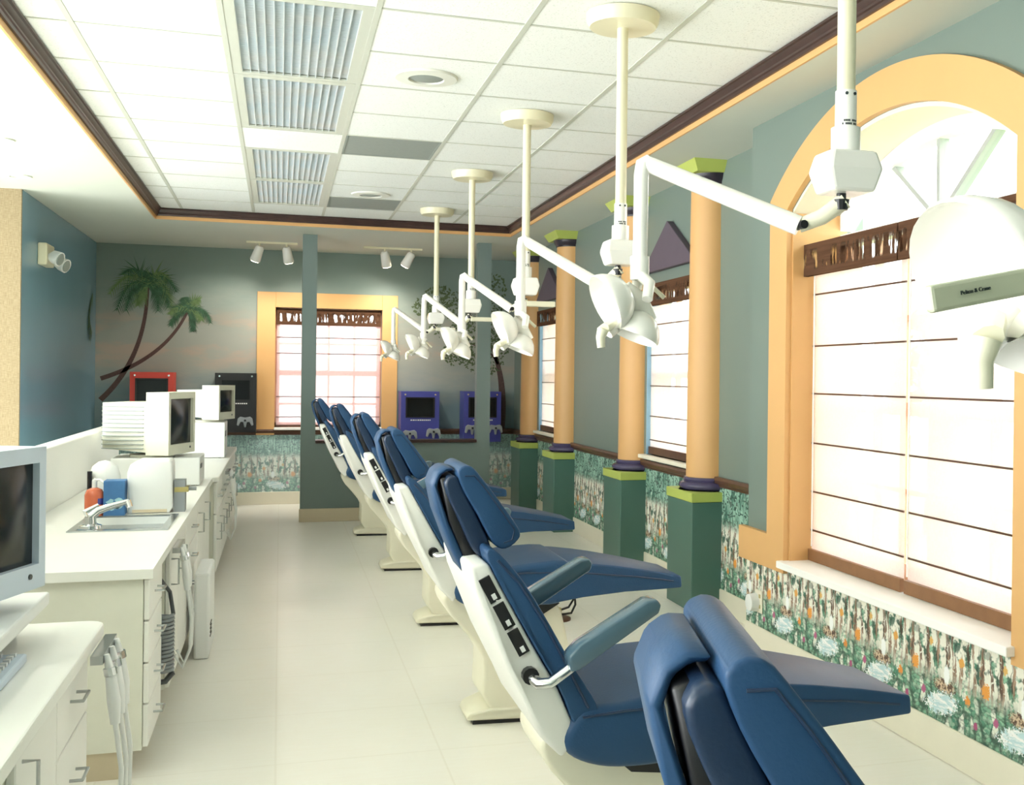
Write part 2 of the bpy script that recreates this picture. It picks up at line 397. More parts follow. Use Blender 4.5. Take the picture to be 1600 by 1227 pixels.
# near right wall with the segmental arch window
AY, AC = 4.1, 1.075                 # arch axis and centre height
RO, RI = 1.71, 1.535
oy0, oy1, oz0 = 3.2, 5.0, .54       # opening jambs and sill
def arch_z(r, y): return AC+math.sqrt(max(0, r*r-(y-AY)**2))
wn = B(); wn.box(XN, XF+.2, oy1, JOG, 0, SOF); wn.box(XN, XF+.2, -2.5, oy0, 0, SOF); wn.box(XN, XF+.2, oy0, oy1, 0, oz0)
ny = 18
for k in range(ny):
    ya, yb = oy0+(oy1-oy0)*k/ny, oy0+(oy1-oy0)*(k+1)/ny
    wn.prism([(ya, arch_z(RI, ya)), (yb, arch_z(RI, yb)), (yb, SOF), (ya, SOF)], XN, XF+.2, 'x')
wall_near = struct('wall_right_near', wn, 'teal_paint')
box(XN-.006, XN, -2.5, JOG-.001, .14, .525).make('wallpaper_border', 'wallpaper_side', wall_near, label='jungle scene wallpaper border below the arched window')
struct('baseboard_right_near', box(XN-.016, XN, -2.5, JOG, 0, .14), 'cream_trim', bevel=.004, seg=1)
struct('wall_light_block', box(-4.5, XF+.2, -2.7, -2.5, 0, CEI+.06), 'teal_paint')  # unseen wall added behind the camera to cut frontal light
# pony wall behind the counters, knee wall with posts
struct('wall_pony', box(-1.2, -1.1, -2.4, 8.6, 0, 1.073), 'white_laminate', bevel=.004, seg=1)
KY = 11.2
kn = B(); kn.box(.2, 2.075, KY, KY+.12, 0, .775)
knee = struct('wall_knee', kn, 'knee_paint')
for x0, x1 in ((.2, .338), (1.936, 2.075)):
    box(x0, x1, KY, KY+.12, .775, SOF).make('post', 'knee_paint', knee)
struct('baseboard_knee', box(.19, 2.085, KY-.018, KY, 0, .13), 'base_trim', bevel=.004, seg=1)
tag(box(.338, 1.936, KY-.04, KY+.16, .775, .805).make('shelf_ledge', 'walnut', None, bevel=.006), 'dark wood ledge capping the low grey divider wall between posts', 'ledge')

# ------------------------------------------------------------------ windows
def valance(name, b, parent): return b.make(name, 'woven_wood', parent)
# back window (window_1)
w1 = thing('window_1', '', ''); 
for k in ('label', 'category'): del w1[k]
w1['kind'] = 'structure'
tr = B(); tr.box(-.25, bx0, YB-.025, YB, .775, 2.37); tr.box(bx1, 1.285, YB-.025, YB, .775, 2.37); tr.box(bx0, bx1, YB-.025, YB, bz1, 2.37)
tr.make('window_trim', 'apricot_paint', w1, bevel=.003, seg=1)
box(bx0, bx1, YB+.13, YB+.135, bz0, bz1).make('pane', 'window_glass', w1)
sf = B(); sf.box(bx0, bx0+.05, YB+.09, YB+.15, bz0, bz1); sf.box(bx1-.05, bx1, YB+.09, YB+.15, bz0, bz1); sf.box(bx0, bx1, YB+.09, YB+.15, bz0, bz0+.06); sf.box(bx0, bx1, YB+.09, YB+.15, bz1-.06, bz1)
sf.make('sash_frame', 'frame_tan', w1)
for x in (.243, .527, .81): box(x-.012, x+.012, YB+.1, YB+.14, bz0, bz1).make('muntin', 'frame_tan', w1)
for z in (1.12, 1.80): box(bx0, bx1, YB+.1, YB+.14, z-.012, z+.012).make('muntin', 'frame_tan', w1)
box(bx0, bx1, YB+.085, YB+.15, 1.44, 1.50).make('meeting_rail', 'frame_tan', w1)
box(-.06, 1.115, YB-.05, YB+.02, bz0-.02, bz0+.008).make('window_sill', 'fan_white', w1, bevel=.004, seg=1)
bb = thing('woven_blind', 'sheer pink roman blind with woven brown valance on the mural wall window', 'blind', (0, 0, 0))
box(bx0+.01, bx1-.01, YB+.03, YB+.045, 2.01, 2.19).make('valance', 'woven_wood', bb)
box(bx0+.015, bx1-.015, YB+.05, YB+.052, bz0+.03, 2.015).make('fabric', 'blind_sheer_pink', bb)
for z in (1.869, 1.69, 1.202, .973): box(bx0+.015, bx1-.015, YB+.044, YB+.05, z-.004, z+.004).make('batten', 'rail_wood', bb)
box(bx0+.015, bx1-.015, YB+.036, YB+.05, bz0+.012, bz0+.035).make('bottom_rail', 'rail_wood', bb)
# two tall side windows (window_2, window_3)
for n, (a, b_) in enumerate(WF):
    w = bpy.data.objects.new('window_%d' % (n+2), None); COL.objects.link(w); w['kind'] = 'structure'
    box(XF+.12, XF+.125, a, b_, wz0, wz1).make('pane', 'window_glass', w)
    jb = B(); jb.box(XF, XF+.12, b_-.012, b_, wz0, wz1-.02); jb.make('jamb', 'jamb_blue', w)
    box(XF, XF+.12, a, a+.012, wz0, wz1-.02).make('jamb', 'jamb_blue', w)
    sf = B(); sf.box(XF+.09, XF+.15, a+.012, a+.06, wz0, wz1); sf.box(XF+.09, XF+.15, b_-.06, b_-.012, wz0, wz1); sf.box(XF+.09, XF+.15, a, b_, wz1-.05, wz1); sf.box(XF+.09, XF+.15, a, b_, wz0, wz0+.05)
    sf.make('sash_frame', 'frame_tan', w)
    box(XF+.09, XF+.15, a, b_, 1.46, 1.51).make('meeting_rail', 'frame_tan', w)
    for y in (a+.37, a+.73): box(XF+.1, XF+.14, y-.011, y+.011, wz0, wz1).make('muntin', 'frame_tan', w)
    box(XF-.055, XF+.08, a-.03, b_+.03, wz0-.028, wz0).make('window_sill', 'cream_trim', w, bevel=.004, seg=1)
    where = ['nearer pair of columns', 'farther pair of columns'][n]
    bl = thing('woven_blind', 'white roman blind with brown woven valance between the '+where, 'blind', (0, 0, 0), 0, 'side window blinds')
    box(XF-.03, XF+.01, a-.01, b_+.01, 2.0, 2.16).make('valance', 'woven_wood', bl)
    box(XF+.03, XF+.032, a+.014, b_-.014, wz0+.05, 2.0).make('fabric', 'blind_sheer', bl)
    for z in (1.86, 1.63, 1.40, 1.17, .99): box(XF+.024, XF+.03, a+.014, b_-.014, z-.004, z+.004).make('batten', 'rail_wood', bl)
    box(XF+.015, XF+.03, a+.014, b_-.014, wz0+.005, wz0+.06).make('bottom_rail', 'rail_wood', bl)
    yc = (a+b_)/2
    tri = B().prism([(yc-.56, 2.245), (yc+.56, 2.245), (yc, 2.58)], XF-.05, XF, 'x')
    tag(tri.make('pediment', 'plum_paint', None, bevel=.004, seg=1), 'plum triangular pediment on the wall above the '+['nearer', 'farther'][n]+' tall side window', 'pediment', 'triangular pediments')
# arched window (window_4)
w4 = bpy.data.objects.new('window_4', None); COL.objects.link(w4); w4['kind'] = 'structure'
tb = B()
na = 40; yo0, yo1 = 3.0, 5.2
inner = [(y, arch_z(RI, y)) for y in [oy0+(oy1-oy0)*k/na for k in range(na+1)]]
outer = [(y, arch_z(RO, y)) for y in [yo0+(yo1-yo0)*k/na for k in range(na+1)]]
for k in range(na): tb.prism([inner[k], inner[k+1], outer[k+1], outer[k]], XN-.03, XN, 'x')
tb.box(XN-.03, XN, oy1, yo1, .48, inner[-1][1]); tb.prism([(oy1, inner[-1][1]), (yo1, inner[-1][1]), (yo1, outer[-1][1])], XN-.03, XN, 'x')
tb.box(XN-.03, XN, yo0, oy0, .48, inner[0][1]); tb.prism([(oy0, inner[0][1]), (yo0, inner[0][1]), (yo0, outer[0][1])], XN-.03, XN, 'x')
tb.box(XN-.03, XN, yo1, 5.56, .48, .655); tb.box(XN-.03, XN, 2.64, yo0, .48, .655)
tb.make('window_trim', 'apricot_paint', w4, label='apricot painted arch surround with foot blocks')
rv = B(); rv.box(XN, XF+.1, oy1-.012, oy1, oz0, inner[-1][1]-.02); rv.box(XN, XF+.1, oy0, oy0+.012, oz0, inner[0][1]-.02)
rv.make('jamb', 'apricot_paint', w4)
hd = B()
for k in range(na): hd.prism([(inner[k][0], inner[k][1]-.02), (inner[k+1][0], inner[k+1][1]-.02), inner[k+1], inner[k]], XN+.004, XF+.14, 'x')
hd.make('arch_reveal', 'cream_trim', w4, smooth=30)
box(XN-.065, XF+.05, oy0-.02, oy1+.012, oz0-.03, oz0+.006).make('window_sill', 'fan_white', w4, bevel=.005)
box(XF+.10, XF+.105, oy0, oy1, oz0, 2.19).make('pane', 'window_glass', w4)
gp = [(y, arch_z(RI-.02, y)) for y in [oy0+.012+(oy1-oy0-.024)*k/24 for k in range(25)]]
B().prism([(oy0+.012, 2.19)]+gp+[(oy1-.012, 2.19)], XF+.10, XF+.105, 'x').make('fan_pane', 'window_glass', w4)
fr = B()
RF = RI-.085
for k in range(na):
    y0, y1 = oy0+.012+(oy1-oy0-.024)*k/na, oy0+.012+(oy1-oy0-.024)*(k+1)/na
    fr.prism([(y0, max(2.2, arch_z(RF, y0))), (y1, max(2.2, arch_z(RF, y1))), (y1, arch_z(RI-.02, y1)), (y0, arch_z(RI-.02, y0))], XF+.06, XF+.14, 'x')
fr.make('fan_frame', 'fan_white', w4, smooth=30)
hub = (4.15, 2.17)
for ang in (38.5, 90, 141.5):
    d = (math.cos(math.radians(ang)), math.sin(math.radians(ang)))
    L = 0.0
    while L < 1.2 and hub[1]+d[1]*L < arch_z(RF+.02, hub[0]+d[0]*L) and oy0 < hub[0]+d[0]*L < oy1: L += .01
    nx, nz = -d[1]*.011, d[0]*.011
    B().prism([(hub[0]+nx, hub[1]+nz), (hub[0]-nx, hub[1]-nz), (hub[0]+d[0]*L-nx, hub[1]+d[1]*L-nz), (hub[0]+d[0]*L+nx, hub[1]+d[1]*L+nz)], XF+.08, XF+.13, 'x').make('fan_muntin', 'muntin_backlit', w4)
B().prism(arc(hub, .06, 0, math.pi, 12), XF+.075, XF+.135, 'x').make('fan_hub', 'fan_white', w4)
tm = B(); tm.box(XF+.06, XF+.14, oy0+.012, oy1-.012, 2.14, 2.2); tm.make('transom', 'fan_white', w4)
sf = B()
for a, b_ in ((oy0+.012, 4.07), (4.13, oy1-.012)):
    sf.box(XF+.08, XF+.14, a, a+.07, oz0, 2.14); sf.box(XF+.08, XF+.14, b_-.07, b_, oz0, 2.14); sf.box(XF+.08, XF+.14, a, b_, oz0, oz0+.08); sf.box(XF+.075, XF+.145, a, b_, 1.30, 1.36)
sf.box(XF+.07, XF+.15, 4.07, 4.13, oz0, 2.14)
sf.make('sash_frame', 'frame_tan', w4)
for a, b_ in ((3.28, 4.0), (4.2, 4.92)):
    for q in (1/3, 2/3):
        y = a+(b_-a)*q; box(XF+.09, XF+.13, y-.012, y+.012, oz0, 2.14).make('muntin', 'frame_tan', w4)
    for z in (.95, 1.75): box(XF+.09, XF+.13, a, b_, z-.012, z+.012).make('muntin', 'frame_tan', w4)
for a, b_, nm in ((4.125, 4.985, 'left half of the arched window'), (3.215, 4.095, 'right half of the arched window')):
    bl = thing('woven_blind', 'white roman blind with brown woven valance over the '+nm, 'blind', (0, 0, 0), 0, 'arched window blinds')
    box(XN+.06, XN+.085, a-.01, b_+.01, 1.98, 2.14).make('valance', 'woven_wood', bl)
    box(XN+.12, XN+.122, a, b_, .60, 1.99).make('fabric', 'blind_sheer', bl)
    for z in (1.89, 1.63, 1.39, 1.14, .895, .70): box(XN+.113, XN+.12, a, b_, z-.004, z+.004).make('batten', 'rail_wood', bl)
    box(XN+.10, XN+.12, a, b_, .548, .605).make('bottom_rail', 'oak', bl)
    B().tube([(XN+.11, b_-.02 if a > 4.1 else b_-.01, 2.0), (XN+.11, b_-.02 if a > 4.1 else b_-.01, .62)], .004, 6).make('pull_cord', 'fan_white', bl)

# ------------------------------------------------------------------ outdoors glimpsed through the blinds
struct('ground', box(2.9, 26, -14, 30, -.3, -.25), 'lawn')
def tree(loc, h, r, label):
    o = thing('garden_tree', label, 'tree', loc)
    B().tube([(0, 0, 0), (.05, .03, h*.4), (-.02, .05, h*.75)], [.13, .1, .05], 8).make('trunk', 'bark', o)
    b = B(); rg = random.Random(int(loc[1]*10))
    for k in range(260):
        a, e, q = rg.uniform(0, 6.28), rg.uniform(-1, 1), rg.uniform(.4, 1)**.5*r
        c = Vector((q*math.cos(a)*math.sqrt(1-e*e), q*math.sin(a)*math.sqrt(1-e*e), h*.75+q*e*.8)); s = rg.uniform(.1, .2)
        d1 = Vector((rg.uniform(-1, 1), rg.uniform(-1, 1), rg.uniform(-1, 1))).normalized()*s; d2 = d1.orthogonal().normalized()*s*.5
        b.add([c-d1, c+d2, c+d1, c-d2], [(0, 1, 2, 3)])
    b.make('foliage', 'leaf_green', o)
tree((7.0, 10.6, -.25), 2.6, .8, 'small leafy green tree outside the arched window')

# ------------------------------------------------------------------ columns on pedestals
def column(y, lab):
    o = thing('half_column', lab, 'column', (XF, y, 0), 0, 'columns beside the tall windows')
    box(-.205, 0, -.225, .225, 0, .685).make('pedestal', 'green_paint', o, bevel=.004, seg=1)
    box(-.213, 0, -.232, .232, .685, .745).make('pedestal_cap', 'lime_paint', o, bevel=.004, seg=1)
    H = math.pi/2
    tor = [(.20, .745)]+[(.165+.035*math.cos(a), .772+.027*math.sin(a)) for a in [(-90+k*22.5)*math.pi/180 for k in range(9)]]+[(.165, .80), (.172, .812), (.165, .825), (.153, .828)]
    B().lathe(tor, n=20, a0=H, a1=3*H).make('base_ring', 'purple_paint', o, smooth=35)
    B().lathe([(.153, .825), (.15, 1.5), (.14, 2.70)], n=24, a0=H, a1=3*H).make('shaft', 'apricot_paint', o, smooth=35)
    cap = [(.142, 2.70), (.15, 2.702), (.152, 2.715), (.165, 2.73), (.172, 2.75), (.176, 2.765), (.14, 2.767)]
    B().lathe(cap, n=20, a0=H, a1=3*H).make('capital_ring', 'black_plum', o, smooth=35)
    b = B(); 
    b.add([(-.18, -.19, 2.765), (0, -.19, 2.765), (0, .19, 2.765), (-.18, .19, 2.765), (-.22, -.235, 2.835), (0, -.235, 2.835), (0, .235, 2.835), (-.22, .235, 2.835)],
          [(0, 3, 2, 1), (4, 5, 6, 7), (0, 1, 5, 4), (1, 2, 6, 5), (2, 3, 7, 6), (3, 0, 4, 7)])
    b.make('capital_block', 'lime_paint', o)
for y, w in ((6.575, 'nearest the arched window'), (8.07, 'second from the arched window'), (10.17, 'third from the arched window'), (11.71, 'farthest back by the mural wall')):
    column(y, 'apricot half column on green pedestal, '+w)

# ------------------------------------------------------------------ mural painting (flat paint on the back wall)
def MX(px): return -1.837+(px-155)*.00627
def MZ(py): return 1.191+(620-py)*.0069
def ribbon(path, w0, w1):
    b = B(); n = len(path)
    for k in range(n-1):
        (x0, z0), (x1, z1) = path[k], path[k+1]; L = math.hypot(x1-x0, z1-z0) or 1
        nx, nz = -(z1-z0)/L, (x1-x0)/L; a = w0+(w1-w0)*k/(n-1); c = w0+(w1-w0)*(k+1)/(n-1)
        b.prism([(x0+nx*a, z0+nz*a), (x1+nx*c, z1+nz*c), (x1-nx*c, z1-nz*c), (x0-nx*a, z0-nz*a)], YB-.003, YB, 'y')
    return b
def bez(p0, p1, p2, n=12):
    return [((1-t)**2*p0[0]+2*t*(1-t)*p1[0]+t*t*p2[0], (1-t)**2*p0[1]+2*t*(1-t)*p1[1]+t*t*p2[1]) for t in [k/n for k in range(n+1)]]
def frond(path, leaf, rg, b):
    n = len(path)
    for k in range(n-1):
        for s in range(2):
            t = s/2; x = path[k][0]*(1-t)+path[k+1][0]*t; z = path[k][1]*(1-t)+path[k+1][1]*t
            dx, dz = path[k+1][0]-path[k][0], path[k+1][1]-path[k][1]; L = math.hypot(dx, dz) or 1; dx, dz = dx/L, dz/L
            env = math.sin(math.pi*min(1, .12+.88*(k+t)/n))**.6
            for sg in (-1, 1):
                l = leaf*env*rg.uniform(.6, 1.1); ax, az = dx*.55-sg*dz*.7, dz*.55+sg*dx*.7-.55
                q = math.hypot(ax, az) or 1; ax, az = ax/q*l, az/q*l
                wx, wz = -az/l*.0055, ax/l*.0055
                yl = YB-.0035-rg.uniform(0, .003); b.add([(x-wx, yl, z-wz), (x+wx, yl, z+wz), (x+ax, yl, z+az)], [(0, 1, 2)])
def palm(trunk, w0, w1, crown, fronds, leaf, name):
    o = thing(name, '', '', (0, 0, 0)); del o['label'], o['category']; o.parent = wall_back
    ribbon(trunk, w0, w1).make('painted_trunk', 'palm_trunk', o)
    rg = random.Random(3); b = B(); b2 = B()
    for i, (mid, end) in enumerate(fronds):
        pth = bez(crown, mid, end); frond(pth, leaf, rg, b if i % 3 else b2); 
        (b if i % 3 else b2).add([v for v in ribbon(pth, .006, .003).v], ribbon(pth, .006, .003).f)
    b.make('painted_fronds', 'palm_leaf', o, kind='stuff'); b2.make('painted_fronds_light', 'palm_leaf_light', o, kind='stuff')
P = lambda x, y: (MX(x), MZ(y))
palm(bez(P(157, 625), P(228, 560), P(229, 448), 16), .028, .016, P(229, 446),
     [(P(205, 410), P(168, 462)), (P(200, 425), P(180, 487)), (P(205, 440), P(195, 487)), (P(222, 450), P(214, 478)), (P(225, 430), P(228, 424)), (P(250, 412), P(275, 455)), (P(255, 425), P(268, 478)), (P(245, 440), P(246, 486)), (P(258, 440), P(262, 480)), (P(240, 410), P(262, 436)), (P(215, 405), P(190, 430))], .17, 'painted_palm')
palm(bez(P(157, 592), P(258, 560), P(293, 485), 16), .024, .014, P(293, 482),
     [(P(278, 472), P(264, 490)), (P(275, 485), P(266, 508)), (P(290, 470), P(288, 462)), (P(300, 466), P(314, 464)), (P(318, 470), P(331, 502)), (P(306, 490), P(302, 516)), (P(310, 480), P(316, 498)), (P(284, 476), P(272, 480))], .11, 'painted_palm')
# part of a palm frond painted on the left wall, at the corner
b = B(); rg = random.Random(5)
for k in range(30):
    z = 2.28-.42*k/30
    for q in range(2): xo = XL+.003+.0001*(2*k+q); b.add([(xo, 12.55-.2*math.sin(k/30*3), z), (xo, 12.58-.2*math.sin(k/30*3), z), (xo, 12.5-.25*math.sin(k/30*2.6)+rg.uniform(-.05, .1), z-rg.uniform(.08, .2))], [(0, 1, 2)])
b.make('painted_fronds', 'palm_leaf', bpy.data.objects['wall_left'], kind='stuff')
# leafy tree painted at the right end of the mural
o = thing('painted_tree', '', '', (0, 0, 0)); del o['label'], o['category']; o.parent = wall_back
tb = ribbon(bez((2.50, .84), (2.56, 1.35), (2.42, 1.72)), .05, .022)
for e in ((2.05, 1.86), (2.2, 2.2), (2.55, 2.05)):
    r_ = ribbon(bez((2.46, 1.6), (2.4, 1.78), e), .016, .006); tb.add(r_.v, r_.f)
tb.make('painted_trunk', 'palm_trunk', o)
b = B(); rg = random.Random(11)
cl = [(1.95, 2.10, .22), (2.2, 2.3, .22), (2.45, 2.1, .2), (1.75, 2.35, .13), (2.1, 1.85, .2), (2.3, 1.65, .16), (2.52, 1.9, .14), (1.6, 2.25, .1), (2.35, 2.5, .14), (1.98, 1.72, .12)]
for k in range(1500):
    cx, cz, r_ = rg.choice(cl); a, q = rg.uniform(0, 6.28), rg.uniform(0, 1)**.5*r_*1.25; x, z = cx+q*math.cos(a)*1.2, cz+q*math.sin(a)
    if x > 2.63: continue
    s, a2 = rg.uniform(.012, .026), rg.uniform(0, 6.28); dx, dz = math.cos(a2)*s, math.sin(a2)*s
    yl = YB-.0035-rg.uniform(0, .003)
    b.add([(x-dx, yl, z-dz), (x+dz*.5, yl, z-dx*.5), (x+dx, yl, z+dz), (x-dz*.5, yl, z+dx*.5)], [(0, 1, 2, 3)])
b.make('painted_leaves', 'tree_leaf', o, kind='stuff')

# ------------------------------------------------------------------ ceiling things
def fixture(j0, lab):
    y0 = 5.096+j0*G; y1 = y0+2*G; x0, x1 = -.249+.012, .361-.012
    o = thing('ceiling_light', lab, 'ceiling light', (x0, y0, CEI), 0, 'louvred ceiling lights')
    w, d = x1-x0, y1-y0
    fr = B(); 
    for a in ((0, .045, .012, d-.012), (w-.045, w, .012, d-.012), (.045, w-.045, .012, .05), (.045, w-.045, d-.05, d-.012)): fr.box(a[0], a[1], a[2], a[3], .002, .012)
    fr.make('frame', 'grid_white', o)
    box(.03, w-.03, .03, d-.03, .075, .08).make('diffuser', 'lamp_tube', o)
    n = 13
    bm_ = box(-.0025, .0025, .05, d-.05, .004, .036).mesh('louver_blade')
    for k in range(n+1): put('louver_blade', bm_, 'louver_metal', o, (.045+(w-.09)*k/n, 0, 0))
    cb = B()
    for k in range(1, 34): y = .05+(d-.1)*k/34; cb.box(.045, w-.045, y-.0012, y+.0012, .008, .026)
    cb.make('cross_louvers', 'louver_metal', o, kind='stuff')
fixture(-10, 'louvred ceiling light added unseen behind the camera for extra light')  # added unseen fixture, extra light from behind the camera
fixture(-7, 'louvred ceiling light added unseen above the camera for extra light')  # added out of view to brighten the floor below
fixture(-4, 'louvred ceiling light added out of view before the visible row for extra light')  # unseen extra fixture, added to light the near floor and counters
fixture(-1, 'blue tinted louvred ceiling light at the top edge, nearest')
fixture(1, 'blue tinted louvred ceiling light second from the front')
fixture(4, 'louvred ceiling light third from the front, beyond a plain tile')
fixture(6, 'louvred ceiling light farthest back near the dark crown moulding')
for (x, y, lab) in ((.361, 5.096+3*G, 'larger grey return air panel in the tiled ceiling'), (.361, 5.096+7*G, 'smaller looking grey air panel near the crown moulding')):
    o = thing('ceiling_vent', lab, 'vent', (x, y, CEI), 0, 'ceiling air panels')
    box(.012, G-.012, .008, G-.008, .004, .014).make('panel', 'vent_grey', o)
    fr = B(); fr.box(.012, G-.012, .008, .02, .001, .006); fr.box(.012, G-.012, G-.02, G-.008, .001, .006); fr.box(.012, .024, .02, G-.02, .001, .006); fr.box(G-.024, G-.012, .02, G-.02, .001, .006); fr.make('frame', 'vent_grey', o)
for x, y, lab in ((.671, 5.44, 'round ceiling speaker with grey grille, nearer one'), (.69, 9.13, 'round ceiling speaker beside the farther grey air panel')):
    o = thing('ceiling_speaker', lab, 'speaker', (x, y, CEI), 0, 'ceiling speakers')
    B().lathe([(.157, .002), (.15, -.008), (.088, -.012), (.085, .002)], n=32).make('ring', 'acoustic_white', o, smooth=35)
    B().lathe([(.085, -.004), (.05, -.012), (.001, -.014)], n=24, cap=False).make('grille', 'vent_grey', o, smooth=35)
for x, y, lab in ((-1.6, 2.2, 'added unseen downlight brightening the nearest counter'), (-1.6, 4.76, 'added unseen downlight brightening the sink counter'), (-1.605, 7.32, 'lit recessed downlight at the left edge of the soffit'), (-1.772, 8.65, 'recessed downlight above the beige wall corner')):  # the nearer pair is unseen, added to brighten the left counters and floor
    o = thing('downlight', lab, 'downlight', (x, y, SOF), 0, 'soffit downlights')
    B().lathe([(.085, 0), (.08, -.008), (.062, -.008), (.06, 0)], n=24).make('ring', 'soffit_paint', o, smooth=35)
    B().lathe([(.06, -.002), (.001, -.002)], n=24, cap=False).make('lens', 'bulb' if x > -1.7 else 'acoustic_white', o)
    if x > -1.7:
        L = bpy.data.lights.new('downlight_lamp', 'AREA'); L.shape = 'DISK'; L.size = .16; L.energy = 1.2; L.color = (1, .95, .86)
        lo = bpy.data.objects.new('downlight_lamp', L); COL.objects.link(lo); lo.parent = o; lo.location = (0, 0, -.012)
# track lights
for x0, x1, hs, lab in ((-.35, .16, ((-.22, -20), (.052, 10)), 'white track light bar with two spot heads left of the grey post'), (.84, 1.46, ((1.06, 12), (1.34, -28)), 'white track light bar with two spot heads right of the grey post')):
    o = thing('track_light', lab, 'track light', (0, 12.0, SOF), 0, 'mural track lights')
    box(x0, x1, -.015, .015, -.02, 0).make('track', 'cream_metal', o)
    for hx, an in hs:
        a = math.radians(an); d = Vector((math.sin(a), .35, -math.cos(a))).normalized()
        B().tube([(hx, 0, -.02), (hx, 0, -.065)], .01, 8).make('stem', 'cream_metal', o)
        c = Vector((hx, 0, -.075)); sp = B().tube([c-d*.03, c-d*.01, c+d*.13, c+d*.14], [.03, .045, .055, .05], 16).make('spot_head', 'lamp_white', o, smooth=40)
        B().tube([c+d*.139, c+d*.143], .045, 16).make('spot_lens', 'bulb', sp)
        L = bpy.data.lights.new('spot_lamp', 'SPOT'); L.energy = 7; L.spot_size = 1.9; L.spot_blend = .8; L.shadow_soft_size = .05; L.color = (1, .93, .82)
        lo = bpy.data.objects.new('spot_lamp', L); COL.objects.link(lo); lo.parent = o; lo.location = c+d*.15
        lo.rotation_euler = (d+Vector((0, .25, 0))).to_track_quat('-Z', 'Y').to_euler()

# emergency light on the left wall
o = thing('emergency_light', 'white emergency light box with two lamp heads on blue wall', 'emergency light', (XL, 10.02, 2.41))
box(0, .07, -.17, .14, -.09, .09).make('case', 'cream_metal', o, bevel=.012)
for y, z in ((-.1, -.02), (.17, -.05)):
    h = B().tube([(.07, y, z), (.11, y-.01, z), (.16, y-.03, z-.02)], [.025, .055, .06], 14).make('lamp_head', 'white_plastic', o, smooth=40)
    B().tube([(.155, y-.028, z-.018), (.165, y-.031, z-.021)], .05, 14).make('lens', 'vent_grey', h)

# ------------------------------------------------------------------ game kiosks on the back wall
def gamepad(parent, x, z, s=1.0, y=-.33):
    b = B(); c = (x, z)
    out = [(-.075, .02), (-.05, .04), (0, .03), (.05, .04), (.075, .02), (.085, -.05), (.065, -.06), (.045, -.015), (.018, -.02), (.01, -.075), (-.01, -.075), (-.018, -.02), (-.045, -.015), (-.065, -.06), (-.085, -.05)]
    g = B().prism([(x+p*s, z+q*s) for p, q in out], y-.03, y, 'y').make('game_controller', 'grey_plastic', parent, bevel=.006)
    B().tube([(x, y-.045, z), (x, y-.03, z)], .012, 10).make('thumbstick', 'black_plastic', g)
def kiosk(x0, x1, z0, z1, m, lab, sz0, pads, text=True):
    o = thing('game_kiosk', lab, 'game kiosk', ((x0+x1)/2, YB, 0), 0, 'wall game kiosks')
    w = (x1-x0)/2; zl = z0
    # cabinet with a screen opening: side profile deeper at the screen
    yb, yf = -.03, -.33
    sw, st, sb = w*.70, z1-.075, sz0
    c = B(); c.box(-w, -sw, yf, yb, zl, z1); c.box(sw, w, yf, yb, zl, z1); c.box(-sw, sw, yf, yb, st, z1); c.box(-sw, sw, yf, yb, zl, sb)
    c.make('cabinet', m, o, bevel=0)
    B().prism([(-sw-.02, sb-.01), (-sw-.02, st+.01), (-sw, st+.02), (sw, st+.02), (sw+.02, st+.01), (sw+.02, sb-.01), (sw, sb-.02), (-sw, sb-.02)], yf+.02, yf+.06, 'y').make('screen', 'crt_glass', o, bevel=.01)
    bz = B(); 
    bz.box(-sw-.012, sw+.012, yf-.006, yf, st-.004, st+.01); bz.box(-sw-.012, sw+.012, yf-.006, yf, sb-.01, sb+.004); bz.box(-sw-.012, -sw+.006, yf-.006, yf, sb, st); bz.box(sw-.006, sw+.012, yf-.006, yf, sb, st)
    bz.make('screen_bezel', 'kiosk_black', o)
    for sx in (-w*.78, w*.78): B().tube([(sx, yf-.008, z1-.035), (sx, yf, z1-.035)], .010, 8).make('bolt', 'chrome', o)
    if text:
        tb = B(); x = -w*.5
        rg = random.Random(2)
        while x < w*.5:
            l = rg.uniform(.008, .02); tb.box(x, x+l, yf-.002, yf, sb-.045, sb-.032); x += l+.006
        tb.make('caption_marks', 'white_plastic', o, kind='stuff')
    box(-w*.9, w*.9, yb, 0, z0+.05, z1-.05).make('wall_bracket', 'kiosk_black', o)
    for px, pz in pads: gamepad(o, px, pz, 1.0, yf)
    return o
kiosk(1.30, 1.73, .72, 1.275, 'kiosk_purple', 'purple wall game kiosk fully seen left of the right post', .99, ((-.115, .80), (.15, .82)))
kq = kiosk(2.01, 2.44, .70, 1.28, 'kiosk_purple', 'purple wall game kiosk half hidden behind the right post', .99, ((-.12, .86), (.15, .86)))
B().tube([(.06, -.35, .745), (.06, -.33, .745)], .013, 10).make('knob', 'white_plastic', kq)
kiosk(-1.50, -1.075, 1.0, 1.46, 'kiosk_red', 'red wall game kiosk below the painted palms', 1.12, (), False)
kiosk(-.665, -.243, .82, 1.46, 'kiosk_black', 'black wall game kiosk left of the back window', 1.17, ((.10, .95),), True)

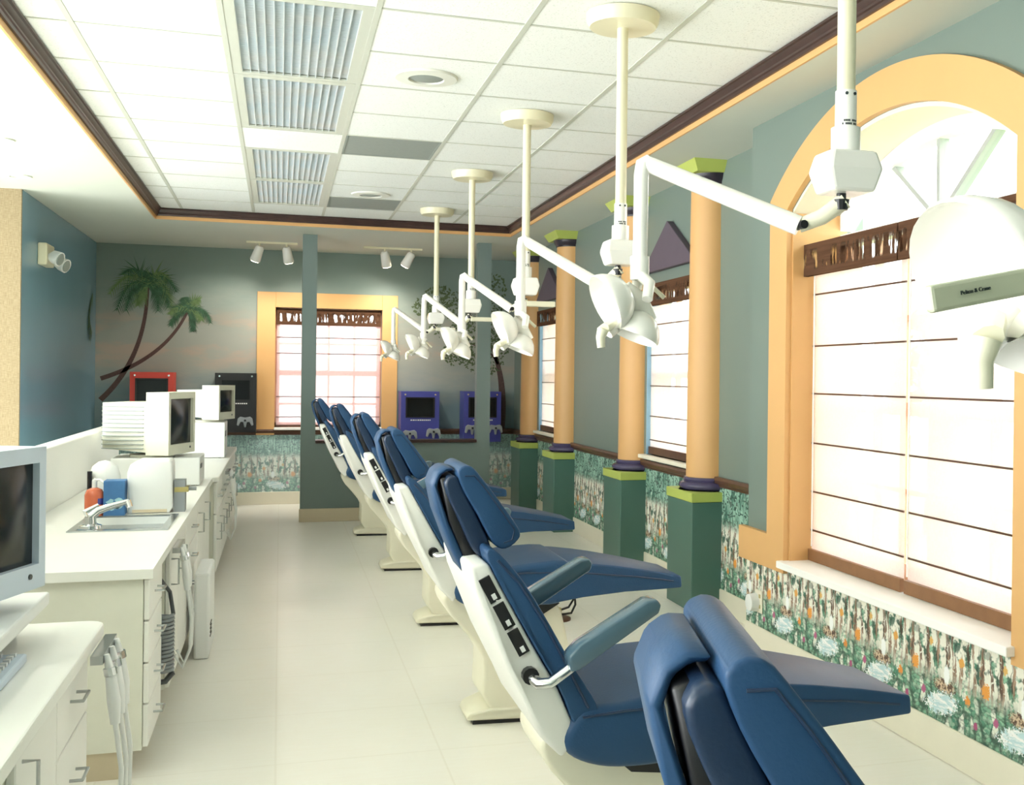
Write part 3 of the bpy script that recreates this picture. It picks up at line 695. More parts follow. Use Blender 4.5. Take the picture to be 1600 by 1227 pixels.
# ------------------------------------------------------------------ dental chairs
def widen(me, fn):
    for v in me.vertices: v.co.y *= fn(v.co.x, v.co.z)
def pad(prof, hw, m, name, parent, bevel=.022, seg=3, fn=None, y0=None, y1=None):
    b = B().prism(prof, -hw if y0 is None else y0, hw if y1 is None else y1, 'y')
    me = b.mesh(name, bevel, seg, 70)
    if fn: widen(me, fn)
    return put(name, me, m, parent)
def smoothp(pts, n=4, closed=True):
    """Catmull-Rom through profile points"""
    out = []; N = len(pts)
    for i in range(N):
        p0, p1, p2, p3 = pts[(i-1) % N], pts[i], pts[(i+1) % N], pts[(i+2) % N]
        for k in range(n):
            t = k/n
            out.append(tuple(.5*((2*p1[d])+(-p0[d]+p2[d])*t+(2*p0[d]-5*p1[d]+4*p2[d]-p3[d])*t*t+(-p0[d]+3*p1[d]-3*p2[d]+p3[d])*t**3) for d in (0, 1)))
    return out
def chair(lab, panels=True):
    o = thing('dental_chair', lab, 'dental chair', (0, 0, 0), 0, 'row of dental chairs')
    # base
    bp = [(.735, .018), (.75, .05), (.84, .075), (1.34, .075), (1.40, .05), (1.42, .012)]
    pad(bp, .17, 'chair_base', 'base_plate', o, .012, 2, lambda x, z: .62+.38*min(1, max(0, (x-.74)/.2)))
    pad([(.765, 0), (.765, .013), (1.39, .013), (1.39, 0)], .15, 'black_plastic', 'base_shadow', o, 0, 1, lambda x, z: .62+.38*min(1, max(0, (x-.74)/.2)))  # black strip stands in for the shadow slit under the base plate
    col = smoothp([(.655, .57), (.64, .50), (.72, .40), (.80, .28), (.83, .07), (1.22, .07), (1.17, .30), (1.10, .52), (.90, .56)], 3)
    pad(col, .135, 'chair_base', 'base_cover', o, .03, 3)
    B().prism([(.78, .53), (1.12, .50), (1.02, .44), (.86, .46)], -.15, .15, 'y').make('seat_bracket', 'black_plastic', o)
    # seat and leg rest
    wfn = lambda x, z: 1.0 if x < .95 else 1-.42*min(1, (x-.95)/.7)**1.2
    seat = smoothp([(.655, .60), (.70, .662), (.80, .668), (.96, .69), (1.15, .682), (1.12, .53), (.98, .515), (.85, .508), (.745, .518), (.672, .552)], 4)
    pad(seat, .262, 'vinyl', 'seat', o, .026, 3, wfn)
    leg = [(1.08, .686), (1.17, .682), (1.26, .672), (1.34, .660), (1.42, .645), (1.50, .630), (1.58, .612), (1.668, .592), (1.672, .540), (1.53, .541), (1.4, .543), (1.2, .535), (1.08, .522)]
    pad(leg, .262, 'vinyl', 'leg_rest', o, .009, 3, wfn)
    # seam piping along the sides
    for s in (-1, 1):
        B().tube([(x, s*(.2635*wfn(x, 0)), z) for x, z in ((.70, .645), (.80, .652), (.95, .655), (1.15, .645), (1.3, .625), (1.45, .605), (1.63, .572))], .0035, 6).make('piping', 'piping', o)
    # backrest cushion and white shell
    back = smoothp([(.492, 1.045), (.548, .985), (.605, .895), (.672, .775), (.735, .675), (.735, .635), (.697, .597), (.645, .712), (.572, .838), (.476, 1.02)], 4)
    bw = lambda x, z: 1.0 if z < .8 else 1-.16*(z-.8)/.25
    pad(back, .255, 'vinyl', 'backrest', o, .018, 3, bw)
    for s in (-1, 1):
        B().tube([(x, s*.257*bw(x, z), z) for x, z in ((.497, 1.022), (.55, .965), (.607, .872), (.667, .757), (.715, .665))], .0035, 6).make('piping', 'piping', o)
    shell = [(.474, 1.018), (.571, .836), (.643, .711), (.692, .60), (.655, .545), (.600, .60), (.574, .657), (.511, .782), (.441, .951), (.428, 1.012)]
    pad(shell, .25, 'chair_shell', 'back_shell', o, .012, 3, bw)
    d = Vector((.571-.474, 0, .836-1.018)).normalized(); nrm = Vector((d.z, 0, -d.x))
    if panels:
        for k in range(3):
            c = Vector((.478, -.2505, .955))+d*(.0+.070*k)
            hb = []
            for a, b_ in ((-.032, -.014), (.032, -.014), (.032, .014), (-.032, .014)): q = c+d*a+nrm*(-b_); hb.append((q.x, q.z))
            yy = -.25*bw(0, c.z)
            sp_ = B().prism(hb, yy-.004, yy+.002, 'y').make('switch_panel', 'black_plastic', o, label='black switch panel')
            hb = []
            for a, b_ in ((.012, -.004), (.026, -.004), (.026, .006), (.012, .006)): q = c+d*a+nrm*(-b_); hb.append((q.x, q.z))
            B().prism(hb, yy-.007, yy-.004, 'y').make('switch', 'white_plastic', sp_)
    # armrests, square to the back
    for s in (-1, 1):
        y = s*.30
        ax = Vector((.86, 0, .50)).normalized(); nn = Vector((-ax.z, 0, ax.x)); p0 = Vector((.640, 0, .792))
        pr = []
        for a, b_ in ((0, -.022), (.015, .012), (.05, .022), (.24, .02), (.262, .010), (.265, -.008), (.25, -.022), (.02, -.03)): q = p0+ax*a+nn*b_; pr.append((q.x, q.z))
        arm = pad(pr, .03, 'arm_vinyl', 'armrest', o, .006, 2, None, y-.03, y+.03)
        pts = [(.575, y*.86, .748), (.585, y*.97, .742), (.61, y, .745), (.645, y, .768), (.69, y, .80)]
        B().tube(pts, .014, 10, flat=.7).make('bracket', 'chrome', arm, smooth=50)
        B().tube([(.572, y*.80, .752), (.572, y*.875, .752)], .02, 12).make('pivot', 'black_plastic', arm)
    # headrest: hooded rear, middle roll, front pad
    h = bpy.data.objects.new('headrest', None); COL.objects.link(h); h.parent = o
    front = smoothp([(.415, 1.228), (.445, 1.240), (.478, 1.205), (.520, 1.15), (.568, 1.082), (.566, 1.055), (.535, 1.034), (.505, 1.048), (.465, 1.12), (.43, 1.18)], 3)
    pad(front, .128, 'vinyl', 'front_pad', h, .018, 3)
    mid = smoothp([(.388, 1.205), (.412, 1.215), (.43, 1.185), (.47, 1.105), (.50, 1.04), (.485, 1.012), (.458, 1.03), (.425, 1.10), (.392, 1.17)], 3)
    pad(mid, .115, 'dark_vinyl', 'rear_pad', h, .016, 3)
    pad([(.378, 1.205), (.402, 1.214), (.475, 1.03), (.462, .972), (.450, .985), (.402, 1.10)], .086, 'black_plastic', 'backing', h, .003, 1)
    hood = [(.36, 1.19), (.372, 1.22), (.390, 1.233), (.412, 1.232), (.412, 1.224), (.396, 1.224), (.38, 1.212), (.372, 1.186), (.40, 1.10), (.452, .985), (.455, .958), (.445, .955), (.41, 1.03), (.375, 1.12)]
    pad(hood, .078, 'vinyl', 'hood', h, .004, 1)
    for s in (-1, 1):
        B().tube([(x, s*.129, z) for x, z in ((.432, 1.215), (.455, 1.216), (.485, 1.18), (.525, 1.125), (.556, 1.08), (.55, 1.056), (.53, 1.05))], .0018, 6).make('stitching', 'piping', h)
    B().tube([(.47, 0, 1.05), (.505, 0, .97)], .02, 10).make('mount_post', 'chrome', h)
    return o
CY = [1.0, 2.78, 4.64, 6.50, 8.37, 10.23]; CXO = [-.06, 0, .02, .03, -.01, -.09]
words_ = ['blue dental chair nearest the camera, mostly headrest seen at the bottom edge', 'blue dental chair second from the camera with black switch panels', 'blue dental chair third from the camera with plain white back',
          'blue dental chair fourth from the camera with small switch panels', 'blue dental chair fifth from the camera, mostly hidden by nearer chairs', 'blue dental chair farthest back beside the low grey divider wall']
ca = chair(words_[1], True); cb_ = chair(words_[2], False)
def place(src, k, first):
    c = src if first else copy_tree(src)
    c.location = (CXO[k], CY[k], 0); c['label'] = words_[k]
    if k == 0: c.location = (-.04, 1.01, 0); c.rotation_euler.z = math.radians(-13)
    return c
place(ca, 1, True); place(cb_, 2, True); place(ca, 3, False); place(cb_, 4, False); place(ca, 5, False); place(cb_, 0, False)

# foot control on the floor
o = thing('foot_control', 'tan and brown foot control disc on the floor between the chairs', 'foot control', (1.60, 6.37, 0))
B().lathe([(.085, 0), (.085, .012), (.07, .018), (.03, .02)], n=24).make('disc', 'rail_wood', o, smooth=35)
B().lathe([(.03, .02), (.028, .07), (.015, .075)], n=16).make('pedal', 'brass', o, smooth=35)
B().tube([(.03, 0, .03), (.09, .0, .035), (.12, .02, .08), (.125, .05, .12), (.10, .10, .05), (.06, .2, .01)], .007, 8).make('cable', 'black_plastic', o, smooth=50)

# ------------------------------------------------------------------ ceiling mounted exam lights
def lamp_head(parent, c, face, s=1.0):
    """clam shell lamp head: dish facing along 'face', yoke above"""
    c = Vector(c); f = Vector(face).normalized(); side = Vector((0, 1, 0)); u = side.cross(f).normalized()
    h = bpy.data.objects.new('lamp_head', None); COL.objects.link(h); h.parent = parent
    R = .115*s
    def sh(prof, name, m, sq=.86): 
        b = B().lathe([(r*s, z*s) for r, z in prof], (0, 0, 0), 28, axis=(0, 0, 1), cap=False)
        vs = []
        for x, y, z in b.v: vs.append(c+u*x*1.0+side*y*sq+f*z)
        b.v = [tuple(v) for v in vs]
        return b.make(name, m, h, smooth=45)
    def lobe(name, off, tilt, R, dep, sq):
        ff = (f*math.cos(tilt)+u*math.sin(tilt)).normalized(); uu = side.cross(ff).normalized(); cc = c+u*off*s
        prof = [(.001, -dep), (.35, -dep*.93), (.62, -dep*.75), (.82, -dep*.48), (.95, -dep*.15), (1.0, .008), (.97, .014), (.90, -dep*.1), (.60, -dep*.55), (.001, -dep*.72)]
        bb = B().lathe([(r*R, z) for r, z in prof], n=28, cap=False)
        bb.v = [tuple(cc+uu*x*s+side*y*sq*s+ff*z*s) for x, y, z in bb.v]
        return bb.make(name, 'lamp_white', h, smooth=45)
    lobe('upper_reflector', .05, .30, .078, .062, 1.25)
    lobe('lower_reflector', -.055, -.42, .062, .06, 1.25)
    B().tube([c-f*.055*s+u*.05*s, c-f*.06*s, c-f*.05*s-u*.06*s], [.022*s, .03*s, .022*s], 10).make('spine', 'lamp_white', h, smooth=40)
    # cross bar with end handles
    q0 = c-side*.05*s+f*.075*s+u*.02*s; q1 = c+side*.05*s-f*.02*s-u*.01*s
    B().tube([q1, (q0+q1)/2, q0], [.018*s]*3, 10, flat=.7).make('front_bar', 'lamp_cream', h, smooth=40)
    B().tube([q0, q0+Vector((-.006, 0, -.02))*s, q0+Vector((-.004, 0, -.045))*s], [.015*s, .012*s, .010*s], 10).make('handle', 'lamp_cream', h, smooth=40)
    B().tube([c+f*.01*s, c+f*.06*s], [.024*s, .02*s], 12).make('bulb_shield', 'lamp_white', h, smooth=40)
    return h
def exam_light(px, py, elbow, head, lab, plate, k):
    """pole from ceiling canopy, housing, rising arm, drop tube, lamp head; coordinates relative to the pole"""
    o = thing('exam_light', lab, 'exam light', (px, py, CEI), 0, 'ceiling exam lights')
    Zf = lambda h: h-CEI
    B().lathe([(.150, .0), (.147, -.03), (.135, -.052), (.03, -.056)], n=36).make('canopy', 'cream_metal', o, smooth=35)
    B().tube([(0, 0, -.05), (0, 0, Zf(2.0))], .0225, 18, caps=False).make('pole', 'cream_metal', o, smooth=40)
    sl = B().tube([(0, 0, Zf(2.165)), (0, 0, Zf(2.07))], .0265, 18).make('sleeve', 'lamp_white', o, smooth=40)
    a0, a1 = -2.4, -.9
    lb = B()
    for q in range(3):
        z0 = Zf(2.092-.008*q)
        for i in range(10):
            if (i*7+q*3) % 5 == 0: continue
            t0, t1 = a0+(a1-a0)*i/10, a0+(a1-a0)*(i+.8)/10
            lb.add([(.0272*math.cos(t0), .0272*math.sin(t0), z0), (.0272*math.cos(t1), .0272*math.sin(t1), z0), (.0272*math.cos(t1), .0272*math.sin(t1), z0-.005), (.0272*math.cos(t0), .0272*math.sin(t0), z0-.005)], [(0, 1, 2, 3)])
    lb.make('label_print', 'ink', sl, kind='stuff')
    for ang in (-1.2, -2.0): B().tube([(.026*math.cos(ang), .026*math.sin(ang), Zf(2.155)), (.029*math.cos(ang), .029*math.sin(ang), Zf(2.155))], .004, 8).make('screw', 'ink', sl)
    B().tube([(0, 0, Zf(2.075)), (0, 0, Zf(2.015))], .036, 18).make('collar', 'lamp_white', o, smooth=40)
    hs = B(); hs.add([(-.055, -.05, 0), (.055, -.05, 0), (.055, .05, 0), (-.055, .05, 0), (-.072, -.06, .055), (.072, -.06, .055), (.072, .06, .055), (-.072, .06, .055), (-.06, -.05, .10), (.06, -.05, .10), (.06, .05, .10), (-.06, .05, .10)],
           [(0, 3, 2, 1), (8, 9, 10, 11)]+[(a, (a+1) % 4, (a+1) % 4+4, a+4) for a in range(4)]+[(a+4, (a+1) % 4+4, (a+1) % 4+8, a+8) for a in range(4)])
    hs.v = [(x, y, z+Zf(1.915)) for x, y, z in hs.v]
    hs.make('housing', 'lamp_white', o, bevel=.008)
    B().tube([(-.01, 0, Zf(1.915)), (-.01, 0, Zf(1.90)), (-.01, 0, Zf(1.90)), (-.01, 0, Zf(1.875))], [.012, .012, .02, .016], 12).make('knob', 'black_plastic', o)
    E, J = Vector(elbow), Vector((elbow[0]*.22, elbow[1]*.22, Zf(1.84)))
    J2 = Vector((0, 0, Zf(1.9)))
    B().tube([J2, (J+J2)/2+Vector((0, 0, -.01)), J], [.022, .02, .018], 10).make('bracket', 'lamp_cream', o, smooth=40)
    B().tube([J+Vector((0, -.03, .0)), J+Vector((0, .03, 0))], .011, 10).make('tension_knob', 'black_plastic', o)
    if plate:
        pb = B(); pb.box(.0, .17, -.025, .025, Zf(1.855), Zf(1.885)); pb.make('counter_arm', 'lamp_cream', o, bevel=.005)
    ar = B().tube([J, J+(E-J)*.5, E-(E-J).normalized()*.02, E], [.025, .023, .021, .02], 14).make('arm', 'lamp_white', o, smooth=40)
    Hd = Vector(head); D = Vector((E.x+(Hd.x-E.x)*.2, E.y, Zf(1.74)))
    B().tube([E+Vector((.012, 0, .004)), E+Vector((-.006, 0, -.006)), E+Vector((-.01, 0, -.03)), D], [.02, .021, .019, .019], 14).make('drop_tube', 'lamp_white', o, smooth=40)
    B().tube([D+Vector((0, 0, .03)), D+Vector((0, 0, -.03))], .025, 14).make('swivel', 'lamp_white', o, smooth=40)
    f = Vector((-.72, -.12, -.68)).normalized()
    bk = Hd-f*.06
    for s in (-1, 1):
        B().tube([D+Vector((0, s*.012, -.02)), (D+bk)/2+Vector((.012, s*.05, 0)), bk+Vector((-.0, s*.075, .0))], [.015, .015, .014], 10).make('yoke', 'lamp_white', o, smooth=40)
    B().tube([D+Vector((.015, 0, -.03)), D+Vector((.06, -.02, -.075))], .006, 8).make('lever', 'lamp_cream', o)
    return o, lamp_head(o, Hd, f), f, Hd
poles = [(1.31, 9.73), (1.31, 7.87), (1.31, 6.03), (1.31, 4.23), (1.31, 2.38), (1.33, .52)]
elb = [(.97, 9.93, 2.05), (1.01, 8.07, 2.04), (.996, 6.23, 2.03), (.953, 4.43, 2.025), (.885, 2.65, 2.01), (1.0, .95, 2.0)]
hds = [(.925, 9.93, 1.66), (.945, 8.07, 1.655), (.945, 6.23, 1.63), (.905, 4.43, 1.62), (.828, 2.65, 1.615), (.69, .92, 1.535)]
lw = ['white ceiling exam light farthest back, in front of the back window trim', 'white ceiling exam light second from the back on a ceiling pole', 'white ceiling exam light third from the back on a ceiling pole',
      'white ceiling exam light with canopy hidden behind thick pole, fourth from the back', 'white ceiling exam light whose long arm crosses the arched window', 'white ceiling exam light at the right edge lettered Pelton & Crane']
for k in range(6):
    px, py = poles[k]; e, h = elb[k], hds[k]
    o, hd_, f, Hd = exam_light(px, py, (e[0]-px, e[1]-py, e[2]-CEI), (h[0]-px, h[1]-py, h[2]-CEI), lw[k], k < 3, k)
    if k == 5:
        # lettered front bar of the nearest lamp
        tc = bpy.data.curves.new('lettering', 'FONT'); tc.body = 'Pelton & Crane'; tc.size = .0050; tc.extrude = .0006; tc.align_x = 'CENTER'; tc.align_y = 'CENTER'
        tmp = bpy.data.objects.new('tmp', tc); COL.objects.link(tmp); bpy.context.view_layer.update()
        me = bpy.data.meshes.new_from_object(tmp.evaluated_get(bpy.context.evaluated_depsgraph_get())); bpy.data.objects.remove(tmp)
        bp_ = Vector((.618-px, .80-py, 1.548-CEI)); ry = math.radians(-11); rz = math.radians(4)
        bar = box(-.105, .105, -.006, .006, -.0115, .0115).make('lettered_bar', 'bar_cream', hd_, bevel=.003, seg=2)
        bar.location = bp_; bar.rotation_euler = (0, ry, rz)
        B().tube([bp_+Vector((.06, .0, .01)), Vector(h)-Vector((px, py, CEI))+Vector((.0, -.03, .0))], .009, 8).make('bar_stalk', 'lamp_cream', hd_)
        lt = put('lettering', me, 'ink', hd_); lt.location = bp_+Vector((-.060, -.0125, -.011)); lt.rotation_euler = (math.radians(90), ry, rz)

# ------------------------------------------------------------------ counters and cabinets on the left
CT = .755
def worktop(name, x0, x1, y0, y1, lab, hole=None):
    b = B(); r = .05
    if hole:
        hx0, hx1, hy0, hy1 = hole
        b.box(x0, x1, y0, hy0, CT-.035, CT); b.box(x0, x1, hy1, y1, CT-.035, CT); b.box(x0, hx0, hy0, hy1, CT-.035, CT); b.box(hx1, x1, hy0, hy1, CT-.035, CT)
    else:
        b.prism([(x0, y0), (x1-r, y0)]+[(x1-r+r*math.sin(a), y0+r-r*math.cos(a)) for a in (.4, .8, 1.2)]+[(x1, y0+r), (x1, y1-r)]+[(x1-r+r*math.cos(a), y1-r+r*math.sin(a)) for a in (.4, .8, 1.2)]+[(x1-r, y1), (x0, y1)], CT-.035, CT, 'z')
    return tag(b.make(name, 'white_laminate', None, bevel=0 if hole else .006), lab, 'countertop', 'white countertops')
def pull(parent, x, y, z, vertical=False, L=.09):
    pts = [(x, 0, 0), (x+.03, 0, 0), (x+.03, L, 0), (x, L, 0)]
    if vertical: pts = [(p[0], y, z+p[1]-L/2) for p in pts]
    else: pts = [(p[0], y+p[1]-L/2, z) for p in pts]
    B().tube(pts, .0045, 6).make('handle', 'steel', parent)
def cabinet(x0, x1, y0, y1, lab, fronts, group='white base cabinets'):
    """fronts: list of (kind, ya, yb, za, zb)"""
    o = thing('base_cabinet', lab, 'cabinet', (0, 0, 0), 0, group)
    box(x0, x1-.02, y0, y1, .1, CT-.036).make('carcass', 'side_laminate', o)
    box(x0, x1-.09, y0+.01, y1-.01, 0, .1).make('plinth', 'base_trim', o)
    for kind, ya, yb, za, zb in fronts:
        d = box(x1-.019, x1, ya+.003, yb-.003, za+.003, zb-.003).make('drawer' if kind == 'drawer' else 'door', 'white_laminate', o, bevel=.003, seg=1)
        if kind == 'drawer': pull(d, x1, (ya+yb)/2, (za+zb)/2)
        elif kind == 'door': pull(d, x1, ya+.06, zb-.12, True, .11)
    return o
FX = -.44
# counter A (nearest, lower left)
worktop('countertop', -1.098, -.462, .6, 3.40, 'white countertop nearest the camera at lower left')
cabinet(-1.09, -.50, 2.45, 3.36, 'white cabinet nearest the camera under the monitor counter', [('drawer', 2.9, 3.34, .52, .715), ('drawer', 2.9, 3.34, .31, .52), ('drawer', 2.9, 3.34, .105, .31), ('door', 2.47, 2.9, .105, .715)])
# counter B with sink
worktop('countertop', -1.098, -.425, 4.23, 7.83, 'white countertop with the steel sink', (-.86, -.49, 5.28, 5.80))
zs = [.105, .262, .41, .562, .715]
cabinet(-1.09, FX, 4.26, 4.72, 'white drawer cabinet with end panel below the sink counter', [('drawer', 4.265, 4.715, zs[k], zs[k+1]) for k in range(4)])
cabinet(-1.09, FX-.10, 4.74, 5.02, 'recessed white equipment cabinet behind the coiled hose', [('panel', 4.745, 5.015, .105, .715)])
cabinet(-1.09, FX, 5.04, 5.86, 'white sink cabinet with tall handle', [('door', 5.045, 5.45, .105, .715), ('door', 5.455, 5.855, .105, .715)])
cabinet(-1.09, FX, 5.88, 6.66, 'white drawer cabinet at the far end of the sink counter', [('drawer', 5.885, 6.655, zs[k], zs[k+1]) for k in range(4)])
cabinet(-1.09, FX, 6.68, 7.80, 'white double door cabinet below the ribbed monitor', [('door', 6.685, 7.24, .105, .715), ('door', 7.24, 7.795, .105, .715)])
# counter C
worktop('countertop', -1.098, -.385, 7.85, 11.1, 'white countertop farthest back below the black kiosk')
for y, lab in ((7.88, 'white cabinet at the near end of the far counter'), (8.68, 'white cabinet second along the far counter'), (9.48, 'white cabinet third along the far counter'), (10.28, 'white cabinet at the back end of the far counter')):
    cabinet(-1.09, -.40, y, y+.78, lab, [('drawer', y+.005, y+.39, .50, .715), ('drawer', y+.39, y+.775, .50, .715), ('door', y+.005, y+.39, .105, .50), ('door', y+.39, y+.775, .105, .50)])
# ventilated suction unit standing proud of the cabinet fronts
o = thing('suction_unit', 'white suction unit with vent slits standing before the sink counter', 'suction unit', (0, 0, 0))
box(FX+.036, -.33, 5.94, 6.40, 0, .44).make('case', 'white_plastic', o, bevel=.012)
for k in range(4): box(-.331, -.327, 6.0, 6.12, .10+.02*k, .106+.02*k).make('vent_slit', 'grey_line', o)
# coiled hose in the equipment bay
o = thing('coiled_hose', 'grey coiled hose hanging in the equipment bay', 'hose', (-.495, 4.86, 0))
pts = []
for k in range(0, 15*12+1):
    a = k/12*2*math.pi; z = .22+.24*k/180; pts.append((.05+.036*math.cos(a), .036*math.sin(a), z))
B().tube(pts, .0075, 6).make('coil', 'grey_plastic', o, smooth=60)
B().tube([(.086, 0, .46), (.07, .02, .55), (.03, -.02, .62), (.03, .0, .68), (0, 0, .71)], .008, 8).make('hose_end', 'dark_grey', o)
B().tube([(.086, 0, .22), (.06, -.02, .19), (0, -.03, .185), (-.035, -.03, .24)], .012, 8).make('elbow', 'dark_grey', o)
box(-.041, -.02, -.10, -.05, .24, .62).make('mount_plate', 'grey_plastic', o)
# handpiece racks hanging from the counter fronts
def rack(x, y, lab, n=3):
    o = thing('handpiece_rack', lab, 'handpiece rack', (x, y, 0), 0, 'handpiece racks')
    box(0, .03, -.16, .10, CT-.06, CT-.037).make('rail', 'steel', o)
    for k in range(n):
        yy = -.13+.09*k
        hp = B().tube([(.035, yy, CT-.04), (.045, yy, CT-.09), (.055, yy-.01, CT-.16), (.06, yy-.015, CT-.22)], [.007, .013, .017, .012], 10).make('handpiece', 'white_plastic', o, smooth=50)
        B().tube([(.06, yy-.015, CT-.22), (.075, yy-.01, CT-.34), (.07, yy+.01, CT-.48), (.04, yy+.02, CT-.56), (.012, yy+.01, CT-.50)], .0065, 8).make('hose', 'white_plastic', o, smooth=60)
        B().tube([(.042, yy, CT-.075), (.046, yy, CT-.095)], .016, 10).make('clip', 'chrome', hp)
    return o
rack(-.462, 3.28, 'white handpieces and hoses hanging from the nearest counter corner', 3)
rack(-.425, 5.13, 'handpieces hanging above the coiled hose bay', 2)
rack(-.385, 8.9, 'white handpieces hanging from the front of the far counter', 3)

# sink, tap and clutter on counter B
o = thing('sink', 'stainless steel sink basin set in the white counter', 'sink', (0, 0, 0))
hx0, hx1, hy0, hy1 = -.86, -.49, 5.28, 5.80
b = B(); 
b.box(hx0-.02, hx0+.012, hy0-.02, hy1+.02, CT+.0005, CT+.006); b.box(hx1-.012, hx1+.02, hy0-.02, hy1+.02, CT+.0005, CT+.006); b.box(hx0+.012, hx1-.012, hy0-.02, hy0+.012, CT+.0005, CT+.006); b.box(hx0+.012, hx1-.012, hy1-.012, hy1+.02, CT+.0005, CT+.006)
b.make('rim', 'steel', o)
b = B(); b.add([(hx0+.01, hy0+.01, CT), (hx1-.01, hy0+.01, CT), (hx1-.01, hy1-.01, CT), (hx0+.01, hy1-.01, CT), (hx0+.04, hy0+.04, CT-.034), (hx1-.04, hy0+.04, CT-.034), (hx1-.04, hy1-.04, CT-.034), (hx0+.04, hy1-.04, CT-.034)],
             [(0, 1, 5, 4), (1, 2, 6, 5), (2, 3, 7, 6), (3, 0, 4, 7), (4, 5, 6, 7)])
b.make('basin', 'steel', o)
o = thing('tap', 'chrome single lever tap at the back of the sink', 'tap', (-.80, 5.36, CT+.006))
B().lathe([(.05, 0), (.048, .012), (.025, .02)], n=20).make('base', 'chrome', o, smooth=40)
B().tube([(0, 0, .015), (0, 0, .05)], [.026, .024], 14).make('body', 'chrome', o, smooth=40)
B().tube([(0, 0, .05), (.03, .01, .075), (.09, .03, .095), (.15, .05, .11)], [.022, .018, .014, .012], 12).make('spout', 'chrome', o, smooth=50)
B().tube([(.145, .05, .115), (.155, .052, .085)], [.016, .014], 12).make('aerator', 'chrome', o)
B().tube([(0, 0, .05), (-.02, .0, .07), (.03, .02, .10)], [.02, .016, .008], 10).make('lever', 'chrome', o)
o = thing('soap_bottle', 'orange soap bottle with white pump beside the tap', 'soap bottle', (-.86, 5.885, CT))
B().lathe([(.042, 0), (.045, .02), (.045, .10), (.035, .125), (.014, .135)], n=20).make('bottle', 'soap_orange', o, smooth=45)
B().tube([(0, 0, .135), (0, 0, .17), (.005, -.002, .175)], [.012, .012, .01], 10).make('pump', 'white_plastic', o)
B().tube([(0, 0, .172), (.03, -.02, .175), (.045, -.03, .16)], .006, 8).make('nozzle', 'white_plastic', o)
B().prism([(math.cos(a)*.0458, math.sin(a)*.0458) for a in (-1.1, -.8, -.5, -.2)]+[(math.cos(a)*.044, math.sin(a)*.044) for a in (-.2, -.5, -.8, -1.1)], .055, .085, 'z').make('label_strip', 'kiosk_purple', o)
o = thing('glove_box', 'blue patterned tissue box on the counter behind the tap', 'box', (-.768, 5.90, CT), 0)
box(-.048, .048, -.05, .05, 0, .17).make('carton', 'box_blue', o, bevel=.002, seg=1)
rg = random.Random(4)
for k in range(7):
    x, z = rg.uniform(-.025, .025), rg.uniform(.03, .11); pl_ = [(x+rg.uniform(.012, .022)*math.cos(a), z+rg.uniform(.008, .016)*math.sin(a)) for a in [q*math.pi/4 for q in range(8)]]
    B().prism(pl_, -.0515, -.05, 'y').make('print_patch', 'box_pattern', o)
o = thing('towel_dispenser', 'white rounded paper towel dispenser standing behind the sink', 'dispenser', (-.612, 5.99, CT))
B().prism([(-.105, 0), (-.10, .02)]+[(-.105, .20), (-.09, .245), (-.05, .265), (.09, .265), (.10, .25), (.105, .03), (.09, .0)], -.09, .09, 'y').make('case', 'white_plastic', o, bevel=.015, smooth=50)
box(-.08, .08, -.0925, -.09, .005, .02).make('slot', 'base_trim', o)
box(.107, .16, -.05, .04, .0, .16).make('side_frame', 'grey_plastic', o)
box(.11, .175, -.052, .042, .10, .125).make('brass_block', 'brass', o)
B().tube([(.17, 0, .112), (.21, 0, .112)], .01, 10).make('fitting', 'grey_plastic', o)
o = thing('towel_roll', 'white rounded towel roll behind the soap bottle', 'towel roll', (-.85, 6.14, CT))
B().lathe([(.07, 0), (.075, .01), (.075, .17), (.06, .22), (.03, .243), (.001, .25)], n=24).make('roll', 'white_plastic', o, smooth=45)
B().tube([(-.06, -.07, .0), (-.06, -.07, .2)], .012, 8).make('stand', 'black_plastic', o)

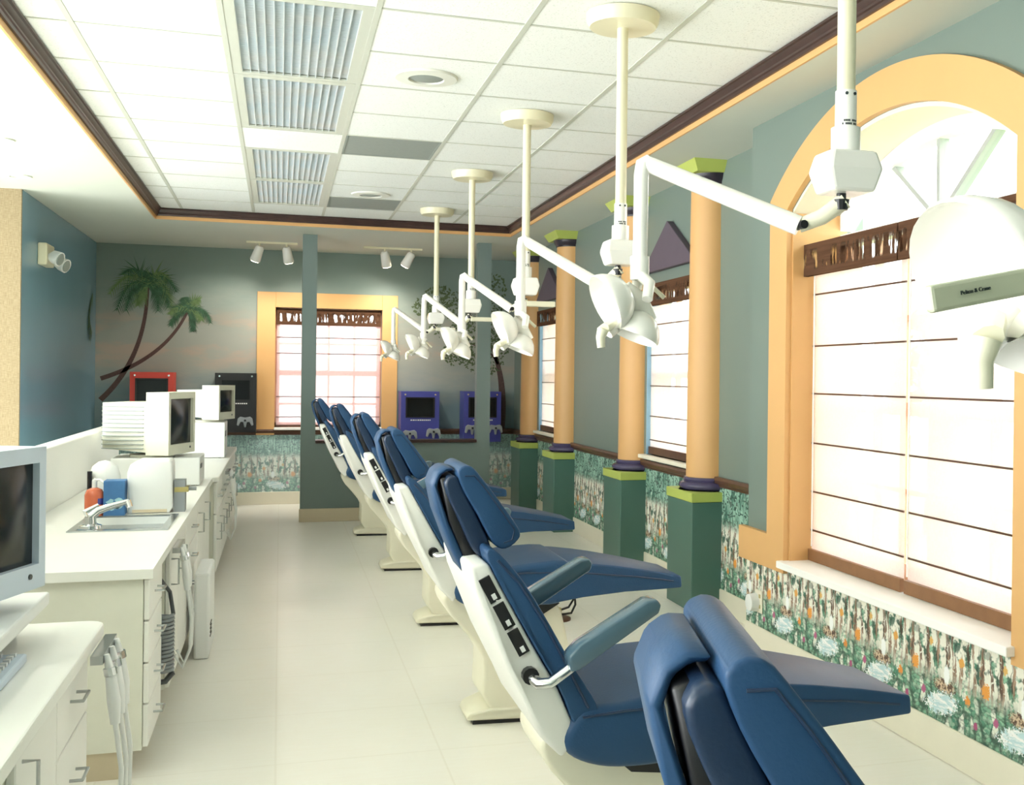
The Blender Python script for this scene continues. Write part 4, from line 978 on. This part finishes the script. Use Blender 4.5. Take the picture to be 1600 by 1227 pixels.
# ------------------------------------------------------------------ CRT monitors
def crt(loc, w, d, h, hr, zb, m, lab, mrear=None, ribs=0, neck=True):
    """origin at the near front corner; x local = along the face, y local = backwards from the face"""
    ang = math.atan2(.95, .31)
    o = thing('crt_monitor', lab, 'monitor', loc, ang, 'desktop monitors')
    mrear = mrear or m; fd = .14
    sw, sz0, sz1 = .03, .062, h-.04
    f = B(); f.box(0, sw, 0, fd, 0, h); f.box(w-sw, w, 0, fd, 0, h); f.box(sw, w-sw, 0, fd, 0, sz0); f.box(sw, w-sw, 0, fd, sz1, h)
    f.box(sw, w-sw, .02, fd, sz0, sz1)
    f.make('bezel', m, o)
    # bulging glass
    n = 8; b = B(); vs = []
    for i in range(n+1):
        for k in range(n+1):
            u, v = i/n, k/n; bul = .02*(1-(2*u-1)**2)*(1-(2*v-1)**2)
            vs.append((sw+(w-2*sw)*u, .018-bul, sz0+(sz1-sz0)*v))
    b.add(vs, [(i*(n+1)+k, (i+1)*(n+1)+k, (i+1)*(n+1)+k+1, i*(n+1)+k+1) for i in range(n) for k in range(n)])
    b.make('screen', 'crt_glass', o, smooth=True)
    r = B(); q = .015
    r.add([(q, fd, q), (w-q, fd, q), (w-q, fd, hr), (q, fd, hr), (q*2, d, q*2.5), (w-q*2, d, q*2.5), (w-q*2, d, hr-.005), (q*2, d, hr-.005)], [(0, 1, 2, 3), (7, 6, 5, 4), (0, 4, 5, 1), (1, 5, 6, 2), (2, 6, 7, 3), (3, 7, 4, 0)])
    rr = r.make('rear_housing', mrear, o)
    for k in range(ribs):
        z = .04+(hr-.07)*k/(ribs-1); rb = B(); t0 = .02
        rb.box(q*.3, q*1.5, fd+t0, d-.005, z-.0025, z+.0025)
        rb.make('cooling_slot', 'vent_grey', rr)
    B().tube([(w*.8, -.004, .035), (w*.8, 0, .035)], .007, 8).make('power_button', 'dark_grey', o)
    if neck: B().lathe([(.13, -zb), (.13, -zb+.015), (.08, -zb+.02), (.07, 0)], (w/2, d*.45, 0), 24).make('swivel_foot', m, o, smooth=40)
    return o
crt((-.685, 2.80, .905), .36, .36, .36, .33, .045, 'monitor_blue', 'pale CRT monitor cut off at the left picture edge', 'white_plastic')
crt((-.645, 7.2, .95), .40, .42, .385, .325, .02, 'monitor_beige', 'beige CRT monitor with ribbed rear housing on the white computer', None, 11)
crt((-.478, 9.6, 1.07), .36, .36, .285, .25, .02, 'monitor_beige', 'smaller beige CRT monitor farther back on the counter')
def desktop(x0, x1, y0, y1, z1, lab, rz=0):
    o = thing('desktop_computer', lab, 'computer', ((x0+x1)/2, (y0+y1)/2, CT), rz, 'desktop computers')
    a, c = (x1-x0)/2, (y1-y0)/2
    box(-a, a, -c, c, .004, z1-CT).make('case', 'white_plastic', o, bevel=.006)
    box(a-.001, a+.003, -c*.8, -c*.2, (z1-CT)*.6, (z1-CT)*.75).make('drive_slot', 'dark_grey', o)
    for sx in (-1, 1):
        for sy in (-1, 1): box(sx*(a-.04)-.01, sx*(a-.04)+.01, sy*(c-.04)-.01, sy*(c-.04)+.01, 0, .005).make('foot', 'black_plastic', o)
    return o
desktop(-.98, -.47, 7.28, 7.72, .93, 'white desktop computer under the ribbed beige monitor')
desktop(-.92, -.43, 9.62, 10.05, 1.05, 'white computer stack under the smaller far monitor')
# monitor shelf and keyboard on the nearest counter
o = thing('monitor_stand', 'white monitor shelf on the nearest counter', 'monitor stand', (0, 0, 0))
box(-1.05, -.59, 2.40, 3.30, .825, .86).make('shelf', 'white_plastic', o, bevel=.006)
for y in (2.45, 3.22): box(-1.0, -.66, y, y+.03, CT, .825).make('leg', 'black_plastic', o)
o = thing('keyboard', 'pale blue keyboard tucked under the monitor shelf', 'keyboard', (0, 0, CT))
box(-.74, -.575, 2.50, 2.95, 0, .022).make('case', 'monitor_blue', o, bevel=.005)
km = box(-.007, .007, -.007, .007, 0, .008).mesh('key')
for i in range(5):
    for k in range(14): put('key', km, 'white_plastic', o, (-.72+.03*i, 2.53+.03*k, .022))

# small things on the walls
o = thing('wall_outlet', 'white outlet with round plug on the jungle wallpaper', 'outlet', (XN-.006, 5.33, .275))
box(-.008, 0, -.045, .045, -.06, .06).make('plate', 'cream_trim', o, bevel=.003, seg=1)
B().tube([(-.008, .03, -.01), (-.05, .03, -.01), (-.055, .03, -.01)], [.05, .045, .03], 18).make('plug', 'white_plastic', o, smooth=40)
for z in (-.035, .02): box(-.0095, -.008, -.03, -.01, z, z+.02).make('socket', 'brass', o)
